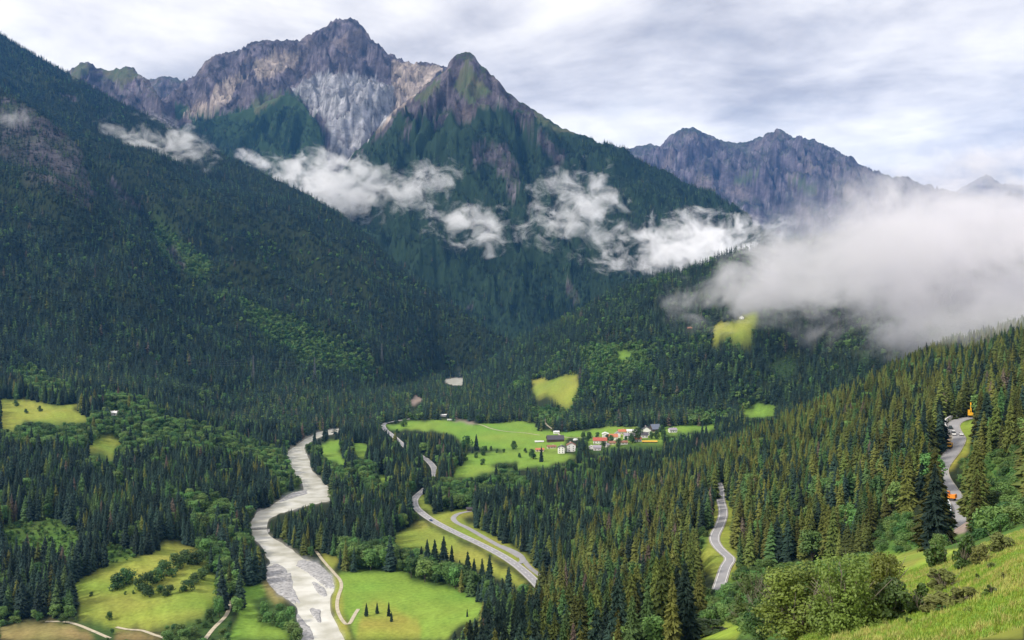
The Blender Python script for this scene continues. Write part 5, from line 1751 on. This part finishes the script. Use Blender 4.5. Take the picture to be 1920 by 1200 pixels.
for p, q, h, lb in ((893, 846, 32, 'dark spruce at the lower edge of the big village meadow'), (1015, 868, 30, 'slim spruce below the pink house'), (687, 1160, 26, 'slim dark tree, leftmost in the brown corner of the bright field'), (707, 1152, 22, 'slim dark tree, second from the left in the brown corner of the bright field'), (729, 1158, 28, 'slim dark tree right of the middle of the brown field corner'), (734, 1166, 20, 'short dark tree beside the slim one in the brown field corner'), (876, 1158, 16, 'small lone tree near the right tip of the bright field')):
    l_, d = floor_at(p, q)
    nr = CON_FINE[random.randrange(4)]
    tree_thing('spruce_tree', l_, h * d / F, nr[0][0], nr[1], lb, 'conifer', None, 0.9)

# ------------------------------------------------------------------ foreground shrubs and grass
M_SHRUB = [mat('shrub_leaves', (0.160, 0.215, 0.036), 0.55, 0.3, 0.8, 0.35, rnd=0.15, trans=0.25), mat('shrub_leaves_dark', (0.065, 0.110, 0.020), 0.55, 0.3, 0.8, 0.35, rnd=0.15, trans=0.2), mat('dry_shrub_leaves', (0.140, 0.155, 0.045), 0.7, 0.3, 0.8, 0.2, rnd=0.15, trans=0.15)]
M_TWIG = mat('grey_twigs', (0.22, 0.19, 0.15), 0.9, 0.2, 6)


def shrub(pxy, top, width, dd, nleaf, size, mt, label, seed, blobs=34, lo=0.03):
    if dd < 150:
        d2 = find_depth(pxy[0], min(pxy[1], 1199), 34, 220)
        dd = d2 if 0.6 < d2 / dd < 1.6 else dd
    b = at(pxy[0], pxy[1], dd)
    z = float(ground(b.x, b.y))
    b.z = z - 0.1
    ztop = HC - (top - YH) * dd / F
    hgt = max(ztop - b.z, 0.55 * (pxy[1] - top) * dd / F)
    w = width * dd / F / 2
    V, Fc, TV, TF = leaf_crown(seed, blobs, nleaf, size / max(hgt, 0.3), lo, 0.62, 0.05, 0.14, 1.7)
    R = random.Random(seed)
    o = empty('shrub', b, R.random() * 6.28, (w / 0.62, w / 0.62, hgt))
    solid('leaves', (V, Fc), mt, o)
    br = [(TV, TF)]
    for k in range(16):
        a_, rr_ = R.random() * 6.28, R.uniform(0.2, 0.55)
        m_ = Vector((rr_ * 0.45 * math.cos(a_), rr_ * 0.45 * math.sin(a_), R.uniform(0.3, 0.5)))
        e_ = Vector((rr_ * math.cos(a_ + .3), rr_ * math.sin(a_ + .3), R.uniform(0.55, 0.95)))
        br += [cylv((0, 0, 0), m_, 0.012, 4, 0.008), cylv(m_, e_, 0.008, 4, 0.003), cylv(m_, (m_ + e_) / 2 + Vector((R.uniform(-.15, .15), R.uniform(-.15, .15), .1)), 0.006, 4, 0.002)]
    solid('branches', join(*br), M_TWIG, o)
    return tag(o, label, 'bush')


shrub((1500, 1200), 1062, 230, 88, 13000, 0.115, M_SHRUB[0], 'big leafy yellow green shrub at the bottom edge, left of the grass slope', 901, 70)
shrub((1585, 1188), 1042, 190, 92, 13000, 0.115, M_SHRUB[0], 'tall leafy shrub in the middle of the foreground thicket', 902, 66)
shrub((1650, 1160), 1030, 150, 104, 9000, 0.12, M_SHRUB[0], 'pale green shrub with bare twigs on top, right in the foreground thicket', 903, 56)
shrub((1668, 1168), 1085, 110, 88, 5000, 0.14, M_SHRUB[1], 'dark dense shrub at the right foot of the foreground thicket', 904)
shrub((1440, 1195), 1110, 120, 108, 5000, 0.16, M_SHRUB[1], 'dark shrub at the left end of the foreground thicket', 905)
shrub((1420, 1130), 1058, 110, 190, 4000, 0.25, M_SHRUB[1], 'dark green bush behind the left end of the foreground thicket', 906)
shrub((1808, 1068), 1000, 62, 128, 3500, 0.16, M_SHRUB[1], 'dark upright bush on the slope edge below the roadworks', 907)
shrub((1755, 1066), 1018, 62, 140, 2500, 0.18, M_SHRUB[1], 'round dark bush left of the upright bush on the slope edge', 908)
shrub((1862, 1117), 1090, 38, 76, 1500, 0.10, M_SHRUB[1], 'small low bush alone on the bright foreground grass', 909, 16)
shrub((1806, 1134), 1096, 80, 82, 2600, 0.10, M_SHRUB[2], 'brownish shrub on the bank at the edge of the foreground grass', 910, 20)
shrub((1760, 1148), 1112, 90, 82, 2600, 0.10, M_SHRUB[2], 'low dry shrub right of the foreground thicket', 911, 20)
shrub((1725, 1150), 1095, 70, 90, 2200, 0.12, M_SHRUB[1], 'green shrub between the thicket and the low dry shrub', 912, 20)
shrub((1770, 1108), 1062, 80, 112, 2400, 0.13, M_SHRUB[2], 'dry brown green shrub below the round dark bush', 913, 20)
shrub((1842, 1058), 1020, 50, 112, 1800, 0.13, M_SHRUB[2], 'dry brownish shrub right of the upright bush', 914, 18)
shrub((1878, 1036), 1000, 70, 118, 1800, 0.13, M_SHRUB[2], 'brownish weeds along the top edge of the foreground grass', 915, 18)
shrub((1330, 1200), 1165, 90, 210, 2500, 0.28, M_SHRUB[1], 'round dark bush above the yellow skip', 916, 20)
shrub((1395, 1170), 1135, 80, 190, 2500, 0.25, M_SHRUB[1], 'low bush on the grass right of the round bush above the skip', 917, 20)


RW = random.Random(77)
for k in range(16):
    p_, q_ = RW.uniform(1600, 1915), 0
    q_ = 1200 - (p_ - 1560) * 0.18 - RW.random() * max(5, (p_ - 1560) * 0.28)
    dd = find_depth(p_, q_, 36, 140)
    shrub((p_, q_), q_ - RW.uniform(10, 20), RW.uniform(16, 34), dd, 420, 0.07, M_SHRUB[RW.choice((0, 1, 2))], 'small leafy weed clump standing in the foreground grass', 950 + k, 10)['group'] = 'weeds in the foreground grass'


def tuft(seed, n_, h, spread_):
    R = random.Random(seed)
    V, Fc = [], []
    for k in range(n_):
        a_, r_ = R.random() * 6.28, R.random() * spread_
        x, y = r_ * math.cos(a_), r_ * math.sin(a_)
        b_ = R.random() * 6.28
        hh = h * R.uniform(0.5, 1.15)
        lx, ly = math.cos(b_) * hh * R.uniform(0.1, 0.5), math.sin(b_) * hh * R.uniform(0.1, 0.5)
        wx, wy = -math.sin(b_) * 0.016, math.cos(b_) * 0.016
        i = len(V)
        V += [(x - wx, y - wy, -0.03), (x + wx, y + wy, -0.03), (x + lx * 0.4 + wx * 0.8, y + ly * 0.4 + wy * 0.8, hh * 0.6), (x + lx * 0.4 - wx * 0.8, y + ly * 0.4 - wy * 0.8, hh * 0.6), (x + lx, y + ly, hh)]
        Fc += [(i, i + 1, i + 2, i + 3), (i + 3, i + 2, i + 4)]
    return V, Fc


M_GR = [mat('grass_blades', (0.240, 0.340, 0.045), 0.6, 0.2, 3, 0.3, rnd=0.2, trans=0.25), mat('dry_grass_blades', (0.400, 0.400, 0.110), 0.7, 0.2, 3, 0.2, rnd=0.2, trans=0.2)]
col_gr = proto_collection('grass_kinds', [data_mesh('grass_tuft', *tuft(k, 22, 0.28 if k < 3 else 0.42, 0.22), M_GR[0 if k < 3 else 1]) for k in range(5)])
gxx, gyy = np.meshgrid(np.arange(5, 75, 0.36), np.arange(28, 135, 0.36))
gxx = gxx.ravel() + RNG.uniform(-.18, .18, gxx.size)
gyy = gyy.ravel() + RNG.uniform(-.18, .18, gyy.size)
gp = CX + F * gxx / gyy
gz = ground(gxx, gyy)
gpy = YH - F * (gz - HC) / gyy
gl = lab_at(np.clip(gp, 0, 1919), np.clip(gpy, 0, 1199))
okg = (gp > 1480) & (gp < 2000) & ((gl == FORE) | (gpy > 1199) | (gl == SHRUB) | (gl == FOREST))
gn = fbm(gxx / 6, gyy / 3, 3, 171)
gb = fbm(gxx / 16, gyy / 7, 2, 175)
dryg = RNG.random(gxx.size) < np.clip(0.18 + 0.45 * gn + 0.5 * gb, 0.01, 0.9)
idx = np.where(dryg, 3 + RNG.integers(0, 2, gxx.size), RNG.integers(0, 3, gxx.size))
pos = np.stack([gxx, gyy, gz], 1)[okg]
k = len(pos)
sc_ = RNG.uniform(0.6, 1.25, k)
scatter('grass', col_gr, pos, np.stack([np.zeros(k), np.zeros(k), RNG.uniform(0, 6.28, k)], 1), np.stack([sc_ * 1.2, sc_ * 1.2, sc_], 1), idx[okg], 'tufty bright green meadow grass on the foreground slope', 'grass')
print('built', round(time.time() - T0, 1))
# ------------------------------------------------------------------ clouds and haze
def cloud_mat(name, dens, scale, amp, thr, seed, edge=1.0, col=(0.985, 0.985, 0.992), detail=5.0, steps=1.0):
    mt = bpy.data.materials.new(name)
    mt.use_nodes = True
    nt = mt.node_tree
    N, L = nt.nodes, nt.links
    N.clear()
    out = N.new('ShaderNodeOutputMaterial')
    pv = N.new('ShaderNodeVolumePrincipled')
    pv.inputs['Color'].default_value = (*col, 1)
    pv.inputs['Anisotropy'].default_value = 0.25
    tc = N.new('ShaderNodeTexCoord')
    ln = N.new('ShaderNodeVectorMath')
    ln.operation = 'LENGTH'
    L.new(tc.outputs['Object'], ln.inputs[0])
    ge = N.new('ShaderNodeNewGeometry')
    no = N.new('ShaderNodeTexNoise')
    no.noise_dimensions = '4D'
    no.inputs['W'].default_value = seed
    no.inputs['Scale'].default_value = scale
    no.inputs['Detail'].default_value = detail
    no.inputs['Roughness'].default_value = 0.68
    no.inputs['Distortion'].default_value = 0.7
    mpv = N.new('ShaderNodeMapping')                     # vapour drawn out sideways along the slope
    mpv.inputs['Scale'].default_value = (0.95, 1.0, 1.25)
    mpv.inputs['Rotation'].default_value = (0, 0.35, 0)
    L.new(ge.outputs['Position'], mpv.inputs['Vector'])
    L.new(mpv.outputs[0], no.inputs['Vector'])

    def m(op, a, b):
        q_ = N.new('ShaderNodeMath')
        q_.operation = op
        for i, v in enumerate((a, b)):
            if isinstance(v, (int, float)):
                q_.inputs[i].default_value = v
            else:
                L.new(v, q_.inputs[i])
        return q_.outputs[0]
    fall = m('MULTIPLY', m('SUBTRACT', 1.0, m('POWER', ln.outputs['Value'], 1.5)), edge)
    v = m('ADD', fall, m('MULTIPLY', m('SUBTRACT', no.outputs['Fac'], 0.5), amp))
    v = m('MAXIMUM', m('SUBTRACT', v, thr), 0.0)
    v = m('MINIMUM', v, 0.8)
    v = m('MULTIPLY', v, m('MINIMUM', m('MULTIPLY', m('MAXIMUM', m('SUBTRACT', 1.0, ln.outputs['Value']), 0.0), 5.0), 1.0))
    L.new(m('MULTIPLY', v, dens), pv.inputs['Density'])
    L.new(pv.outputs[0], out.inputs['Volume'])
    mt.cycles.volume_step_rate = steps
    return mt


def cloud(pxy, depth, half, label, dens=0.03, scale=0.02, amp=2.2, thr=0.35, roll=0.0, seed=1.0, group=None, edge=1.0, name='cloud', steps=1.0):
    bm = bmesh.new()
    bmesh.ops.create_icosphere(bm, subdivisions=3, radius=1.0)
    me = bpy.data.meshes.new(name)
    bm.to_mesh(me)
    bm.free()
    me.materials.append(cloud_mat(name + '_vapour', dens, scale, amp, thr, seed, edge, (0.965, 0.955, 0.978) if name == 'fog_bank' else (0.985, 0.985, 0.992), steps=steps))
    o = bpy.data.objects.new(name, me)
    C.objects.link(o)
    o.location = at(pxy[0], pxy[1], depth)
    k = depth / F
    o.scale = (half[0] * k, half[2], half[1] * k)
    o.rotation_euler = (0, math.radians(roll), 0)
    return tag(o, label, 'cloud', group)


# the grey fog bank rolling over the right hill
cloud((1830, 475), 1480, (470, 235, 260), 'large grey fog bank hanging over the hill at the right edge', 0.020, 0.0085, 4.6, 0.30, -6, 3.1, name='fog_bank', steps=0.5)
cloud((1500, 514), 1850, (310, 100, 130), 'thick pale tongue of fog reaching left from the grey fog bank', 0.022, 0.0105, 5.0, 0.28, -14, 5.3, name='fog_bank', steps=0.5)
cloud((1880, 612), 930, (210, 62, 90), 'thin veil of fog over the treetops at the right edge', 0.010, 0.012, 3.6, 0.25, -4, 8.7, name='fog_bank', steps=0.5)
# white scraps of cloud in the valley behind
BANDS = [      # middle pixel, depth, half extents (px, px, m), label, noise amplitude, threshold, roll, density
    ((1290, 458), 3080, (230, 85, 200), 'bright white cloud lying behind the crest of the right hill', 4.6, 0.62, -6, 0.040),
    ((1085, 395), 3450, (120, 115, 150), 'ragged white cloud climbing the right flank of the pointed peak', 5.5, 0.70, 25, 0.034),
    ((890, 425), 3400, (140, 65, 140), 'small torn white cloud scraps below the middle of the pointed peak', 5.8, 0.74, 12, 0.030),
    ((785, 350), 3650, (110, 65, 140), 'thin white cloud wisp rising left of the pointed peak', 5.5, 0.72, -32, 0.030),
    ((640, 352), 4050, (180, 82, 170), 'dense white cloud in the gap between the left ridge and the pointed peak', 4.4, 0.45, 14, 0.035),
    ((310, 268), 3800, (140, 60, 130), 'broken white cloud on the upper left mountain flank', 5.2, 0.70, 12, 0.028),
    ((205, 250), 3850, (70, 24, 70), 'faint small cloud wisp left of the broken cloud on the left flank', 4.0, 0.55, 10, 0.014),
    ((25, 220), 2900, (70, 30, 60), 'pale wisp of cloud across the left rock face', 4.5, 0.65, -5, 0.014),
    ((480, 300), 4350, (60, 22, 90), 'narrow white cloud just above the descending left ridge', 3.5, 0.45, 18, 0.03),
    ((1225, 637), 2150, (44, 20, 40), 'tiny wisp of mist above the trees of the right hill', 4.0, 0.6, 5, 0.016),
    ((355, 365), 3300, (50, 32, 50), 'very thin mist patch in the left mountain forest', 4.5, 0.8, 0, 0.012),
]
for i, (c_, d_, h_, lb_, am_, th_, ro_, de_) in enumerate(BANDS):
    cloud(c_, d_, h_, lb_, de_, 0.0135, am_, th_, ro_, 11.0 + i * 2.3, 'white clouds in the valley', steps=0.5)
# clear mountain air, seen through as blue haze
bm = bmesh.new()
bmesh.ops.create_cube(bm, size=1.0)
me = bpy.data.meshes.new('haze')
bm.to_mesh(me)
bm.free()
hz = bpy.data.objects.new('haze', me)
C.objects.link(hz)
zlo, zhi = float(Z.min()) - 6, float(ALLV[:, 2].max()) + 60
hz.scale = (15000, 12600, zhi - zlo)
hz.location = (0, 6000, (zlo + zhi) / 2)
hm = bpy.data.materials.new('haze_air')
hm.use_nodes = True
nt = hm.node_tree
nt.nodes.clear()
ho = nt.nodes.new('ShaderNodeOutputMaterial')
hv = nt.nodes.new('ShaderNodeVolumePrincipled')
hv.inputs['Color'].default_value = (0.10, 0.37, 0.92, 1)
hv.inputs['Density'].default_value = 3.0e-5
hv.inputs['Anisotropy'].default_value = 0.2
nt.links.new(hv.outputs[0], ho.inputs['Volume'])
me.materials.append(hm)
tag(hz, 'thin blue haze filling the valley air', 'haze', kind='stuff')
print('done', round(time.time() - T0, 1))
